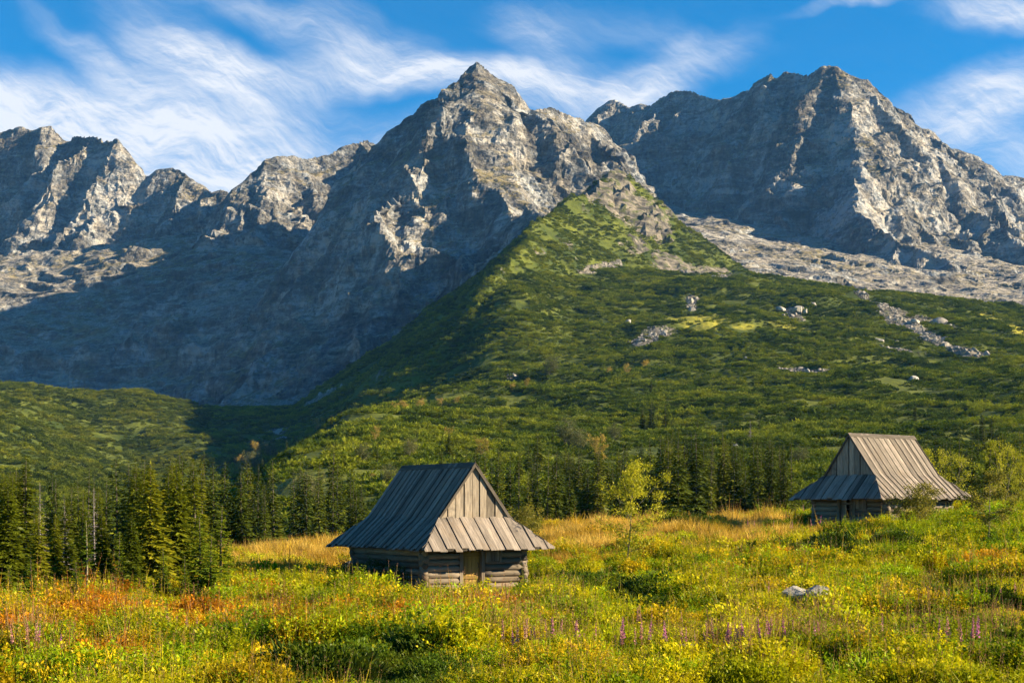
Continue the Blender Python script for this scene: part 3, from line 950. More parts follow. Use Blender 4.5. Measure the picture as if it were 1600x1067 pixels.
def kites(base, tip, width, side):
    """flat kite-shaped sprays: arrays of base points, tip points, widths, side vectors -> V, F"""
    base, tip = np.asarray(base), np.asarray(tip)
    n = len(base)
    mid = base + (tip - base) * 0.42
    w = np.asarray(side) * np.asarray(width)[:, None] * 0.5
    V = np.stack([base, mid + w, tip, mid - w], 1).reshape(-1, 3)
    F = np.arange(n * 4).reshape(n, 4)
    return V, F


def unit(v):
    return v / (np.linalg.norm(v, axis=-1, keepdims=True) + 1e-9)


def spruce_mesh(seed, H, R, whorl, nb, twigs, start=0.03, droop=0.25, gap=0.0, spray=1.0, point=0.85):
    """crown of a spruce: whorls of drooping branches, each a spine set with flat hanging sprays"""
    r = np.random.default_rng(seed)
    B, T, W, S, K = [], [], [], [], []
    h = H * start
    while h < H * 0.985:
        f = (h - H * start) / (H * (1 - start))
        L0 = R * (1 - f) ** point * (0.55 + 0.45 * min(1, (f + 0.06) / 0.16)) + 0.10 * R
        n = max(4, int(round(nb * (0.5 + 0.5 * (1 - f)) + r.uniform(-1, 1))))
        a0 = r.uniform(0, 6.28)
        wt = r.uniform(0.8, 1.12)
        for k in range(n):
            if r.random() < gap:
                continue
            a = a0 + 6.283 * k / n + r.uniform(-0.35, 0.35)
            L = L0 * wt * r.uniform(0.65, 1.2)
            out = np.array([math.cos(a), math.sin(a), 0])
            sd = np.array([-out[1], out[0], 0])
            up0 = 0.45 * f + r.uniform(-0.08, 0.12)
            dr = droop * (1 - 0.6 * f) * r.uniform(0.7, 1.3)
            m = max(2, int(round(twigs * (0.35 + 0.65 * L / R))))
            t = (np.arange(m) + r.uniform(0.2, 0.9, m)) / m
            def spine(t):
                t = np.asarray(t)[:, None]
                return np.array([0, 0, h]) + out * (L * t) + np.array([0, 0, 1.0]) * (L * (up0 * t - dr * 2.0 * t ** 2 + 0.9 * dr * t ** 3))
            for s in (-1, 1):
                b = spine(t * 0.95)
                tl = L * (0.52 * (1 - t) + 0.16) * r.uniform(0.7, 1.2, m) * spray
                d = unit(out * 0.75 + s * sd * r.uniform(0.55, 1.0, m)[:, None] + np.array([0, 0, -1]) * r.uniform(0.05, 0.5, m)[:, None])
                B.append(b); T.append(b + d * tl[:, None]); W.append(np.maximum(0.36 * tl, 0.06))
                S.append(unit(np.cross(d, np.array([0, 0, 1.0])) + r.normal(0, 0.45, (m, 3))))
                K.append(np.clip(0.25 + 0.5 * t + r.uniform(-0.25, 0.25, m), 0, 1))
            b = spine([0.25, 0.7]); e = spine([0.85, 1.08])
            B.append(b); T.append(e); W.append(np.array([0.2, 0.16]) * L * 0.6 * spray + 0.03)
            S.append(np.array([sd, sd])); K.append(np.array([0.4, 0.75]))
        h += whorl * (1 - 0.45 * f) * r.uniform(0.7, 1.3)
    # leader
    B.append(np.array([[0, 0, H * 0.95]])); T.append(np.array([[0, 0, H * 1.005]])); W.append(np.array([0.05 + 0.004 * H])); S.append(np.array([[1.0, 0, 0]])); K.append(np.array([0.7]))
    V, F = kites(np.concatenate(B), np.concatenate(T), np.concatenate(W), np.concatenate(S))
    return V, F, np.concatenate(K)


def spruce_proto(kind, seed, H, R, mat, bark=None, **kw):
    V, F, K = spruce_mesh(seed, H, R, **kw)
    crown = mesh_np('crown', V, [F], mat, fattr={'tone': K}, link=False)
    b = MB()
    rr = 0.011 * H + 0.03
    b.tube([(0, 0, -0.5), (0, 0, 0.15 * H), (0.01 * H, 0, 0.55 * H), (0, 0, 0.97 * H)], [rr * 1.2, rr, rr * 0.55, 0.012], n=7)
    trunk = b.build('trunk', bark or BARK, smooth=True, link=False)
    return dict(kind=kind, H=H, R=R, parts=[trunk, crown])


def place(proto, name, loc, height, label, cat, group=None, rz=0.0, widen=1.0, tilt=0.0):
    """one plant of its own: an empty at its foot, with copies of the kind's trunk and crown"""
    s = height / proto['H']
    e = empty(name, loc, rz, (s * widen, s * widen, s))
    e.rotation_euler = (tilt * math.cos(rz * 3), tilt * math.sin(rz * 5), rz)
    tag(e, label, cat, group)
    for p in proto['parts']:
        c = p.copy()
        c.name = p.name
        COL.objects.link(c)
        c.parent = e
    return e


# ------------------------------------------------------------------ broad-leaved trees
def broadleaf(seed, H, W, leaf, nleaf, clump, mat, bark, stems=1, low=0.25, open_=0.0, limbs=9, up=0.6, trunk_r=0.02, sub=5):
    r = np.random.default_rng(seed)
    b = MB()
    centers = []
    for sidx in range(stems):
        lean = r.uniform(-0.12, 0.12, 2) + (r.uniform(-0.3, 0.3, 2) if stems > 1 else 0)
        hh = H * (1 if sidx == 0 else r.uniform(0.6, 0.95))
        tr = trunk_r * H / (1 + 0.3 * (stems - 1))
        pts = [np.array([lean[0] * t * hh + 0.02 * H * math.sin(5 * t + sidx), lean[1] * t * hh, t * hh * 0.96 - (0.3 if t == 0 else 0)]) for t in (0, 0.2, 0.45, 0.7, 1.0)]
        b.tube(pts, [tr, tr * 0.85, tr * 0.6, tr * 0.35, tr * 0.08], n=6)
        for k in range(limbs):
            t = low + (0.97 - low) * (k + r.uniform(0, 0.8)) / limbs
            i = min(int(t / 0.25), 3)
            st = pts[0] * 0
            tt = np.array([0, 0.2, 0.45, 0.7, 1.0])
            st = np.array([np.interp(t, tt, [p[c] for p in pts]) for c in range(3)])
            a = k * 2.4 + r.uniform(-0.5, 0.5)
            prof = math.sin(math.pi * min(1, (t - low) / (1.02 - low) * 0.85 + 0.15)) ** 0.7
            L = W * 0.5 * prof * r.uniform(0.7, 1.2)
            d = np.array([math.cos(a), math.sin(a), up * r.uniform(0.5, 1.5)])
            e = st + d * L
            mid = st + d * L * 0.5 + np.array([0, 0, -0.04 * L])
            b.tube([st, mid, e], [tr * 0.32, tr * 0.2, tr * 0.05], n=5, cap=False)
            for q in range(sub):
                u = r.uniform(0.3, 1.05)
                cc = st + d * L * u + r.normal(0, 0.16, 3) * L
                b.tube([st + d * L * u * 0.8, cc], [tr * 0.08, tr * 0.04], n=4, cap=False)
                centers.append((cc, clump * r.uniform(0.6, 1.2)))
        centers.append((pts[-1], clump * 0.7))
    C = np.array([c for c, _ in centers]); CR = np.array([q for _, q in centers])
    ci = r.integers(0, len(C), nleaf)
    pos = C[ci] + r.normal(0, 0.5, (nleaf, 3)) * CR[ci][:, None] * np.array([1, 1, 0.75])
    d = unit(r.normal(0, 1, (nleaf, 3)) + np.array([0, 0, -0.35]))
    sd = unit(np.cross(d, r.normal(0, 1, (nleaf, 3))))
    L = leaf * r.uniform(0.6, 1.3, nleaf)
    V, F = kites(pos, pos + d * L[:, None], L * 0.62, sd)
    ct = r.uniform(0.15, 0.85, len(C))
    K = np.clip(ct[ci] + r.uniform(-0.3, 0.3, nleaf), 0, 1)
    crown = mesh_np('crown', V, [F], mat, fattr={'tone': K}, link=False)
    trunk = b.build('trunk', bark, smooth=True, link=False)
    return dict(kind='tree', H=H, R=W / 2, parts=[trunk, crown])


def hit(px, py, d0, d1):
    """where the ground shows at a spot of the photo, between two distances"""
    D = np.geomspace(d0, d1, 500)
    z = hill_z((px - CX) / FPX * D, D)
    row = HOR - FPX * z / D
    k = np.argmin(np.abs(row - py))
    x = (px - CX) / FPX * D[k]
    return np.array([x, D[k], z[k]])


# ------------------------------------------------------------------ the two shepherds' huts
def hut(loc, yaw, ridge_len, label, seed, size=1.0, shade_door=False, rear_f=1.0):
    r = random.Random(seed)
    root = empty('shepherd_hut', loc, yaw, size)
    tag(root, label, 'hut', 'wooden shepherds huts on the meadow')
    L = ridge_len
    zA, aG, zG, aE, zE, F = 5.34, 1.75, 3.07, 3.18, 1.80, 1.30
    b0, b1 = 0.0, L                      # gable planes; the front gable faces -b

    def prof(u):                         # u 0..1..2 : apex -> gable foot -> eave, as (a, z)
        if u <= 1:
            return aG * u, zA + (zG - zA) * u
        return aG + (aE - aG) * (u - 1), zG + (zE - zG) * (u - 1)

    # --- main slopes, board by board
    for side in (-1, 1):
        m = MB()
        t = b0 - F
        k = 0
        while t < b1 + F - 0.02:
            w = min(r.uniform(0.19, 0.27), b1 + F - t)
            tm = t + w / 2
            over = max(b0 - tm, tm - b1, 0)
            u0 = 0.0 if over <= 0 else 1 + over / F
            lift = 0.06 if k % 2 else 0.012
            lift += r.uniform(-0.008, 0.012)
            th = 0.03
            uend = 2.0 + r.uniform(-0.05, 0.07)
            us = [u0] + ([1.0] if u0 < 0.98 else []) + [uend]
            ww = w * (0.92 if k % 2 else 0.98)
            tone = min(1, max(0, r.gauss(0.5, 0.2)))
            g = r.uniform(0, 9)
            for ua, ub in zip(us[:-1], us[1:]):
                if ub - ua < 0.05:
                    continue
                c = []
                for dz in (0, th):
                    for (u, tt) in ((ua, t + w / 2 - ww / 2), (ub, t + w / 2 - ww / 2), (ub, t + w / 2 + ww / 2), (ua, t + w / 2 + ww / 2)):
                        a, z = prof(u)
                        # sheared top for boards cut along the hip
                        if u == ua and over > 0:
                            o2 = max(b0 - tt, tt - b1, 0)
                            a, z = prof(min(2.0, 1 + o2 / F))
                        c.append((side * a, tt, z + lift + dz + 0.02))
                if side < 0:
                    c = [c[i] for i in (3, 2, 1, 0, 7, 6, 5, 4)]
                m.box8(c, tone, (side * aG, 0, zG - zA), g)
            t += w
            k += 1
        sl = m.build('roof_slope', WOOD_ROOF, root)
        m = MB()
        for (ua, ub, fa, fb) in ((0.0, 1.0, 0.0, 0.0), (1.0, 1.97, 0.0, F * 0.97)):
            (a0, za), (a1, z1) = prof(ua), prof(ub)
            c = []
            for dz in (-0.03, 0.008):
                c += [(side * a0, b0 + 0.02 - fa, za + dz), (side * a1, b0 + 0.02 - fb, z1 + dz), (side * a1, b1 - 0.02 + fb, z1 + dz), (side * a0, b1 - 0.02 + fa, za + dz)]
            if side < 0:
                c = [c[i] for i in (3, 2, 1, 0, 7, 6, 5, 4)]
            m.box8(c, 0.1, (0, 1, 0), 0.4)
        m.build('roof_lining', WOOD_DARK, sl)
    # --- hip skirts under the gables
    for end in (0, 1):
        m = MB()
        a = -aE
        k = 0
        while a < aE - 0.02:
            w = min(r.uniform(0.30, 0.42), aE - a)
            am = a + w / 2
            lift = (0.06 if k % 2 else 0.008) + r.uniform(-0.006, 0.012)
            ww = w * (0.93 if k % 2 else 0.97)
            tone = min(1, max(0, r.gauss(0.55, 0.2)))
            g = r.uniform(0, 9)
            c = []
            ex = 1.0 + r.uniform(-0.02, 0.07)
            for dz in (0, 0.03):
                for (top, aa) in ((1, am - ww / 2), (0, am - ww / 2), (0, am + ww / 2), (1, am + ww / 2)):
                    fr = max(0.0, (abs(aa) - aG) / (aE - aG)) if top else ex
                    fr = min(fr, ex)
                    z = zG + (zE - zG) * fr
                    b = -F * fr if end == 0 else L + F * fr
                    c.append((aa, b, z + lift + dz))
            if end == 0:
                c = [c[i] for i in (1, 2, 3, 0, 5, 6, 7, 4)]
            m.box8(c, tone, (0, -F if end == 0 else F, zE - zG), g)
            a += w
            k += 1
        sk = m.build('roof_skirt', WOOD_ROOF, root)
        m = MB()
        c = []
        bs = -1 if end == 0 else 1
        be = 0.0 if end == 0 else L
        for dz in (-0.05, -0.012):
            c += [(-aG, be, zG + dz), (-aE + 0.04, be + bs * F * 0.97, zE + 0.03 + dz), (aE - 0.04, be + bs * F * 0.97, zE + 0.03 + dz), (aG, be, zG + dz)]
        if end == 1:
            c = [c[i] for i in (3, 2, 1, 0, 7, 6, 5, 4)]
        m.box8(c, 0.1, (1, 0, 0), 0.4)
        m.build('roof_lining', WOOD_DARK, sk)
        # --- gable boards
        m = MB()
        a = -aG + 0.02
        sgn = -1 if end == 0 else 1
        gb = b0 + 0.10 if end == 0 else b1 - 0.10
        k = 0
        while a < aG - 0.03:
            w = min(r.uniform(0.34, 0.46), aG - a)
            x0, x1 = a + 0.022, a + w - 0.022
            off = r.uniform(0, 0.015) + (0.03 if k % 2 else 0)
            def top(x):
                return zA + (zG - zA) * abs(x) / aG - 0.04
            zt0, zt1 = top(x0), top(x1)
            zt = (zt0, zt1)
            zb = zG - 0.05 + r.uniform(0, 0.03)
            tone = min(1, max(0, r.gauss(0.5, 0.2)))
            y0, y1 = gb + sgn * off, gb + sgn * (off + 0.03)
            ya, yb = min(y0, y1), max(y0, y1)
            if x0 < 0 < x1:
                parts = [(x0, 0.0), (0.0, x1)]
            else:
                parts = [(x0, x1)]
            g = r.uniform(0, 9)
            for p0, p1 in parts:
                q0, q1 = max(top(p0), zb + 0.01), max(top(p1), zb + 0.01)
                m.box8([(p0, ya, zb), (p1, ya, zb), (p1, yb, zb), (p0, yb, zb), (p0, ya, q0), (p1, ya, q1), (p1, yb, q1), (p0, yb, q0)], tone, (0, 0, 1), g)
            a += w
            k += 1
        ga = m.build('gable', WOOD_GABLE, root)
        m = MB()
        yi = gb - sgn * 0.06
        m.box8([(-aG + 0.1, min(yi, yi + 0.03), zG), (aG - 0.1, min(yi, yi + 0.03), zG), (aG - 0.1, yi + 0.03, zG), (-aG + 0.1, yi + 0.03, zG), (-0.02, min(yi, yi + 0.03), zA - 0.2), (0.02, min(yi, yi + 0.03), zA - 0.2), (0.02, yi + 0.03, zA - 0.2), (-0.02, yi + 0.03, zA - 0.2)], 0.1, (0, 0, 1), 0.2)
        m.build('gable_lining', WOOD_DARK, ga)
        # --- verge boards along the gable edges
        for side in (-1, 1):
            m = MB()
            y0, y1 = (b0 - 0.05, b0 - 0.012) if end == 0 else (b1 + 0.012, b1 + 0.05)
            c = []
            for (u, dz) in ((0, -0.10), (1.0, -0.10)):
                aa, z = prof(u)
                c += [(side * aa, y0, z + dz), (side * aa, y1, z + dz)]
            p = [(side * prof(0)[0], zA), (side * prof(1)[0], zG)]
            lo = [(p[0][0], p[0][1] - 0.09), (p[1][0], p[1][1] - 0.09)]
            hi = [(p[0][0], p[0][1] + 0.07), (p[1][0], p[1][1] + 0.07)]
            if side > 0:
                q = [(lo[0], y0), (lo[1], y0), (lo[1], y1), (lo[0], y1), (hi[0], y0), (hi[1], y0), (hi[1], y1), (hi[0], y1)]
            else:
                q = [(lo[1], y0), (lo[0], y0), (lo[0], y1), (lo[1], y1), (hi[1], y0), (hi[0], y0), (hi[0], y1), (hi[1], y1)]
            m.box8([(v[0], y, v[1]) for v, y in q], r.uniform(0.2, 0.5), (side * aG, 0, zG - zA), r.uniform(0, 9))
            m.build('verge_board', WOOD_DARK, root)
    # --- ridge boards
    m = MB()
    for side in (-1, 1):
        a1, z1 = side * 0.17, zA - 0.17 * 1.25
        hi = [(0, zA + 0.115), (a1, z1 + 0.115)]
        lo = [(0, zA + 0.085), (a1, z1 + 0.085)]
        if side < 0:
            hi, lo = hi[::-1], lo[::-1]
        y0, y1 = b0 - 0.07, b1 + 0.07
        m.box8([(lo[0][0], y0, lo[0][1]), (lo[1][0], y0, lo[1][1]), (lo[1][0], y1, lo[1][1]), (lo[0][0], y1, lo[0][1]),
                (hi[0][0], y0, hi[0][1]), (hi[1][0], y0, hi[1][1]), (hi[1][0], y1, hi[1][1]), (hi[0][0], y1, hi[0][1])], 0.4, (0, 1, 0), r.uniform(0, 9))
    m.build('ridge_board', WOOD_DARK, root)

    # --- log walls, notched at the corners
    wa = 2.45
    yb0, yb1 = 0.06, L - 0.06
    z0, nlog, hl = 0.22, 8, 0.262

    def log(m, p, q, rad, z, gid):
        p, q = np.array([*p, z]), np.array([*q, z])
        n = 5
        pts = [p + (q - p) * i / (n - 1) + np.array([r.uniform(-.012, .012), r.uniform(-.012, .012), r.uniform(-.012, .012)]) for i in range(n)]
        m.tube(pts, [rad * r.uniform(0.93, 1.05) for _ in range(n)], n=8, tone=min(1, max(0, r.gauss(0.5, 0.22))), gid=gid, squash=1.0)
    for side in (-1, 1):
        m = MB()
        for k in range(nlog):
            e = r.uniform(0.12, 0.26)
            log(m, (side * wa, yb0 - e), (side * wa, yb1 + e), 0.142, z0 + hl * (k + 0.5), r.uniform(0, 9))
        m.build('log_wall', WOOD_LOG, root, smooth=True)
    dx0, dx1, dz1 = -0.62, 0.28, 1.92        # door opening
    sx0, sx1 = 0.55, 1.15                    # shutter
    for end in (0, 1):
        m = MB()
        yb = yb0 if end == 0 else yb1
        for k in range(nlog):
            z = z0 + hl * k
            e0, e1 = r.uniform(0.12, 0.26), r.uniform(0.12, 0.26)
            if end == 0:
                log(m, (-wa - e0, yb), (dx0 - 0.12, yb), 0.14, z, r.uniform(0, 9))
                log(m, (dx1 + 0.12, yb), (wa + e1, yb), 0.14, z, r.uniform(0, 9))
            else:
                log(m, (-wa - e0, yb), (wa + e1, yb), 0.14, z, r.uniform(0, 9))
        m.build('log_wall', WOOD_LOG, root, smooth=True)
    # --- door, frame, shutter, threshold platform, footing stones
    m = MB()
    x = dx0 + 0.01
    while x < dx1 - 0.03:
        w = min(r.uniform(0.14, 0.2), dx1 - x)
        yy = yb0 - 0.02 + r.uniform(0, 0.012)
        if shade_door and x + w > dx1 - 0.36:
            yy += 0.25
        m.box((x, yy, z0 - 0.02), (x + w - 0.012, yy + 0.04, dz1), r.gauss(0.5, 0.15), (0, 0, 1), r.uniform(0, 9))
        x += w
    for zz in (0.55, 1.5):
        m.box((dx0 + 0.03, yb0 - 0.055, zz), (dx1 - 0.05, yb0 - 0.022, zz + 0.12), 0.35, (1, 0, 0), r.uniform(0, 9))
    door = m.build('door', WOOD_DOOR if not shade_door else WOOD_LOG, root)
    h = MB()
    h.tube([(dx1 - 0.14, yb0 - 0.03, 1.0), (dx1 - 0.14, yb0 - 0.10, 1.03), (dx1 - 0.14, yb0 - 0.10, 1.2), (dx1 - 0.14, yb0 - 0.03, 1.23)], 0.014, n=6)
    h.build('handle', WOOD_DARK, door)
    m = MB()
    m.box((dx0 - 0.16, yb0 - 0.15, 0.10), (dx0 - 0.005, yb0 + 0.13, 2.16), 0.5, (0, 0, 1), 1)
    m.box((dx1 + 0.005, yb0 - 0.15, 0.10), (dx1 + 0.16, yb0 + 0.13, 2.16), 0.35, (0, 0, 1), 2)
    m.box((dx0 - 0.004, yb0 - 0.148, dz1 + 0.005), (dx1 + 0.004, yb0 + 0.128, 2.15), 0.4, (1, 0, 0), 3)
    m.build('door_frame', WOOD_LOG, root)
    m = MB()
    x = sx0
    while x < sx1 - 0.03:
        w = min(0.2, sx1 - x)
        m.box((x, yb0 - 0.2, 1.28), (x + w - 0.012, yb0 - 0.165, 1.95), r.gauss(0.45, 0.15), (0, 0, 1), r.uniform(0, 9))
        x += w
    sh = m.build('shutter', WOOD_LOG, root)
    for (p, q) in (((sx0 - 0.1, yb0 - 0.215, 1.22), (sx0 - 0.012, yb0 - 0.12, 2.02)), ((sx1 + 0.01, yb0 - 0.215, 1.22), (sx1 + 0.1, yb0 - 0.12, 2.02))):
        m = MB()
        m.box(p, q, 0.4, (0, 0, 1), r.uniform(0, 9))
        m.build('shutter_post', WOOD_LOG, sh)
    m = MB()
    for k in range(4):
        y = -1.02 + k * 0.24
        m.box((-wa - 0.25 + r.uniform(-0.1, 0.1), y, 0.02), (wa + 0.45 + r.uniform(-0.15, 0.2), y + 0.225, 0.10 + r.uniform(0, 0.012)), r.gauss(0.6, 0.15), (1, 0, 0), r.uniform(0, 9))
    for xx in (-wa + 0.1, 0, wa - 0.1):
        m.box((xx - 0.1, -0.98, -0.25), (xx + 0.1, -0.08, 0.017), 0.3, (0, 1, 0), xx)
    m.build('threshold_platform', WOOD_GABLE, root)
    m = MB()
    for (p, q) in (((-wa - 0.12, yb0 - 0.08, -0.6), (wa + 0.12, yb0 + 0.1, 0.09)), ((-wa - 0.12, yb1 - 0.1, -0.6), (wa + 0.12, yb1 + 0.08, 0.09)),
                   ((-wa - 0.1, yb0 + 0.103, -0.6), (-wa + 0.1, yb1 - 0.103, 0.2)), ((wa - 0.1, yb0 + 0.103, -0.6), (wa + 0.1, yb1 - 0.103, 0.2))):
        m.box(p, q, 0.5, (1, 0, 0), 0.3)
    m.build('footing', STONE, root)
    # rafters' undersides: a dark loft floor closes the inside
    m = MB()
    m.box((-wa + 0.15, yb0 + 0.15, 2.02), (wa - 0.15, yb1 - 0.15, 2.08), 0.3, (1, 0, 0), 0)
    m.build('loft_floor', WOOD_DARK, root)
    return root


def mat_stone():
    m, N = new_mat('granite boulder')
    p = N.n('ShaderNodeTexCoord').outputs['Object']
    a, b = N.noise(p, 1.3, 5, 0.6), N.noise(p, 9, 5, 0.65)
    c = N.mix(N.ramp(a, 0.35, 0.65), (0.24, 0.225, 0.195), (0.44, 0.41, 0.36))
    c = N.mix(N.ramp(b, 0.5, 0.7, 0, 0.7), c, (0.12, 0.115, 0.10))
    c = N.mix(N.ramp(N.noise(p, 2.2, 3), 0.58, 0.68, 0, 0.8), c, (0.09, 0.095, 0.03))
    finish(N, c, 0.9, N.bump(N.math('ADD', a, b), 0.8, 0.12), 0.15)
    return m


STONE = mat_stone()
H1 = P(742, 922, 62.0)
h1z = gz(H1[0], H1[1] + 1.0)
h1z = -3.62
HUT1 = (H1[0], 62.0, h1z)
hut(HUT1, math.radians(33), 6.3, 'shepherd hut with a sunlit plank gable over an ochre door and a shaded side roof', 3)
HUT2 = (P(1327, 815, 87)[0], 87.0, -1.55)
hut(HUT2, math.radians(-52), 5.7, 'shepherd hut with a sunlit grey board roof and a shaded gable, behind leafy saplings', 8, 1.075, True)


# ------------------------------------------------------------------ spruces
# near kinds show every spray; far kinds are lighter
NEAR = [spruce_proto('near', 100 + i, 12.0, R, NEEDLE, whorl=0.30, nb=9, twigs=9, start=st, droop=dr, gap=gp, point=0.8)
        for i, (R, st, dr, gp) in enumerate([(2.5, 0.03, 0.35, 0.05), (2.1, 0.05, 0.4, 0.08), (3.0, 0.02, 0.3, 0.04), (1.7, 0.06, 0.45, 0.12)])]
FRESH = [spruce_proto('fresh', 120 + i, 6.0, R, NEEDLE_FRESH, whorl=0.24, nb=8, twigs=8, start=0.02, droop=0.2, gap=gp, point=0.9)
         for i, (R, gp) in enumerate([(1.45, 0.03), (1.2, 0.15)])]
OPEN = spruce_proto('open', 131, 7.0, 1.5, NEEDLE_FRESH, whorl=0.36, nb=6, twigs=7, start=0.1, droop=0.05, gap=0.25, spray=0.7, point=0.8, bark=BARK_PALE)
FAR = [spruce_proto('far', 140 + i, 14.0, R, NEEDLE_FAR, whorl=0.52, nb=8, twigs=5, start=0.04, droop=dr, gap=gp, spray=1.25, point=pt)
       for i, (R, dr, gp, pt) in enumerate([(2.4, 0.4, 0.05, 0.72), (1.95, 0.45, 0.08, 0.68), (2.9, 0.35, 0.04, 0.8), (1.7, 0.5, 0.1, 0.62), (3.3, 0.3, 0.03, 0.85), (2.1, 0.4, 0.08, 0.75)])]
GREY_NEEDLE = mat_leaf('greyed needles', ((0.10, 0.085, 0.065), (0.17, 0.145, 0.115), (0.25, 0.215, 0.17)), 0.15, spread=0.4)
GREYED = spruce_proto('greyed', 161, 12.0, 1.9, GREY_NEEDLE, whorl=0.5, nb=7, twigs=4, start=0.06, droop=0.45, gap=0.2, spray=0.8, point=0.7, bark=BARK_GREY)
BARE = spruce_proto('bare', 160, 12.0, 1.5, BARK_GREY, whorl=0.4, nb=7, twigs=5, start=0.12, droop=0.45, gap=0.25, spray=0.6, point=0.7, bark=BARK_GREY)

rt = random.Random(5)


def spruce(px, top, D, proto, label, group=None, widen=1.0, name='spruce_tree', cat='spruce', dz=0.0):
    x = (px - CX) / FPX * D
    z = gz(x, D)
    h = (HOR - top) / FPX * D - z
    return place(proto, name, (x, D, z - 0.05 + dz), max(h, 1.0), label, cat, group, rt.uniform(0, 6.28), widen, rt.uniform(-0.025, 0.025))


# the spruces one can pick out along the left edge of the meadow, largest first
for px, top, D, pr, wd, lb in [
    (238, 716, 62, NEAR[0], 1.0, 'tall spruce with two close tops at the front of the left spruce stand'),
    (222, 727, 63.5, NEAR[1], 1.0, 'slightly lower spruce pressed against the left of the twin topped spruce'),
    (276, 720, 66, NEAR[2], 0.85, 'tall dark spruce just right of the twin topped spruce'),
    (263, 728, 69, NEAR[1], 1.0, 'narrow spruce showing between the tall front spruces'),
    (303, 712, 74, NEAR[3], 1.1, 'slender spruce with a thin top rising behind the bushy dark spruce'),
    (312, 800, 57, FRESH[0], 1.15, 'low bushy dark spruce at the right front of the left stand'),
    (345, 782, 58, FRESH[1], 1.1, 'bright fresh green young spruce where the stand meets the dry grass'),
    (330, 828, 55, FRESH[0], 1.0, 'small round spruce at the foot of the bright young spruce'),
    (135, 806, 52, OPEN, 1.0, 'young spruce with bare open branches standing in the orange grass'),
    (38, 707, 74, NEAR[3], 1.25, 'tall thin spruce overtopping its neighbours near the left edge'),
    (14, 742, 66, NEAR[0], 1.0, 'broad dark spruce cut by the left edge of the view'),
    (62, 790, 60, NEAR[1], 1.0, 'middle sized spruce in front of the thin tall spruce'),
    (85, 800, 63, NEAR[0], 0.9, 'dark spruce left of the open branched young spruce'),
    (48, 868, 44, FRESH[0], 1.3, 'low wide spruce in deep shade at the left meadow edge'),
    (118, 872, 47, FRESH[1], 1.3, 'stubby yellowish spruce below the open branched young spruce'),
    (15, 880, 48, FRESH[0], 1.2, 'low spruce by the left edge among orange plants'),
    (185, 828, 57, FRESH[0], 1.0, 'short dark spruce left of the twin topped spruce'),
    (205, 800, 60, NEAR[2], 0.8, 'dense spruce half hidden by the twin topped spruce'),
    (160, 790, 64, NEAR[1], 1.0, 'ragged spruce behind the open branched young spruce'),
    (105, 770, 70, NEAR[3], 1.2, 'thin spruce with a ragged crown behind the young open spruce'),
    (255, 850, 55.5, FRESH[0], 0.9, 'little spruce at the foot of the twin topped spruce'),
    (290, 862, 54, FRESH[1], 0.9, 'little light green spruce below the bushy dark spruce'),
]:
    spruce(px, top, D * 0.86, pr, lb, 'spruces at the left edge of the meadow', wd * 1.05)

# the dense stand behind them
tops = [(0, 745), (40, 735), (80, 748), (110, 742), (135, 738), (170, 730), (192, 727), (222, 728), (262, 722), (300, 716), (330, 712), (355, 728), (390, 742), (430, 748)]
for i in range(58):
    D = rt.uniform(70, 190) if i % 3 else rt.uniform(80, 120)
    px = rt.uniform(-25, 425)
    if px > 355 and D < 110:
        D += 50
    ref = np.interp(px, [t[0] for t in tops], [t[1] for t in tops])
    top = ref + abs(rt.gauss(0, 24)) - 18
    pr = rt.choice(FAR) if D > 105 else rt.choice(NEAR[:2] + NEAR[3:] + FAR[:2])
    zone = 'behind the left edge spruces' if px < 150 else 'behind the twin topped spruce' if px < 290 else 'beside the dry grass' if px < 360 else 'beyond the dry grass'
    sz = 'slim' if pr['R'] / pr['H'] < 0.14 else 'full' if pr['R'] / pr['H'] < 0.19 else 'broad'
    spruce(px, top, D, pr, f'{sz} dark green spruce in the dense stand {zone}', f'{sz} spruces {zone}', rt.uniform(0.8, 1.05))
for px, top, D, lb in [(60, 752, 78, 'greyish dead spruce standing in the left stand'), (100, 770, 82, 'thin bare dead spruce among the left stand'), (148, 760, 84, 'bare dead spruce trunk with a whitish stem in the left stand'), (1035, 742, 190, 'pinkish grey dead spruce right of the yellow birch')]:
    spruce(px, top, D, GREYED if px in (60, 1035) else BARE, lb, None, 1.0, 'dead_spruce', 'dead tree')

p = hit(1172, 690, 250, 500)
place(GREYED, 'dead_spruce', (p[0], p[1], p[2]), 36 / FPX * p[1], 'grey half bare spruce on the dwarf pine slope', 'dead tree', None, 0.3, 1.3)
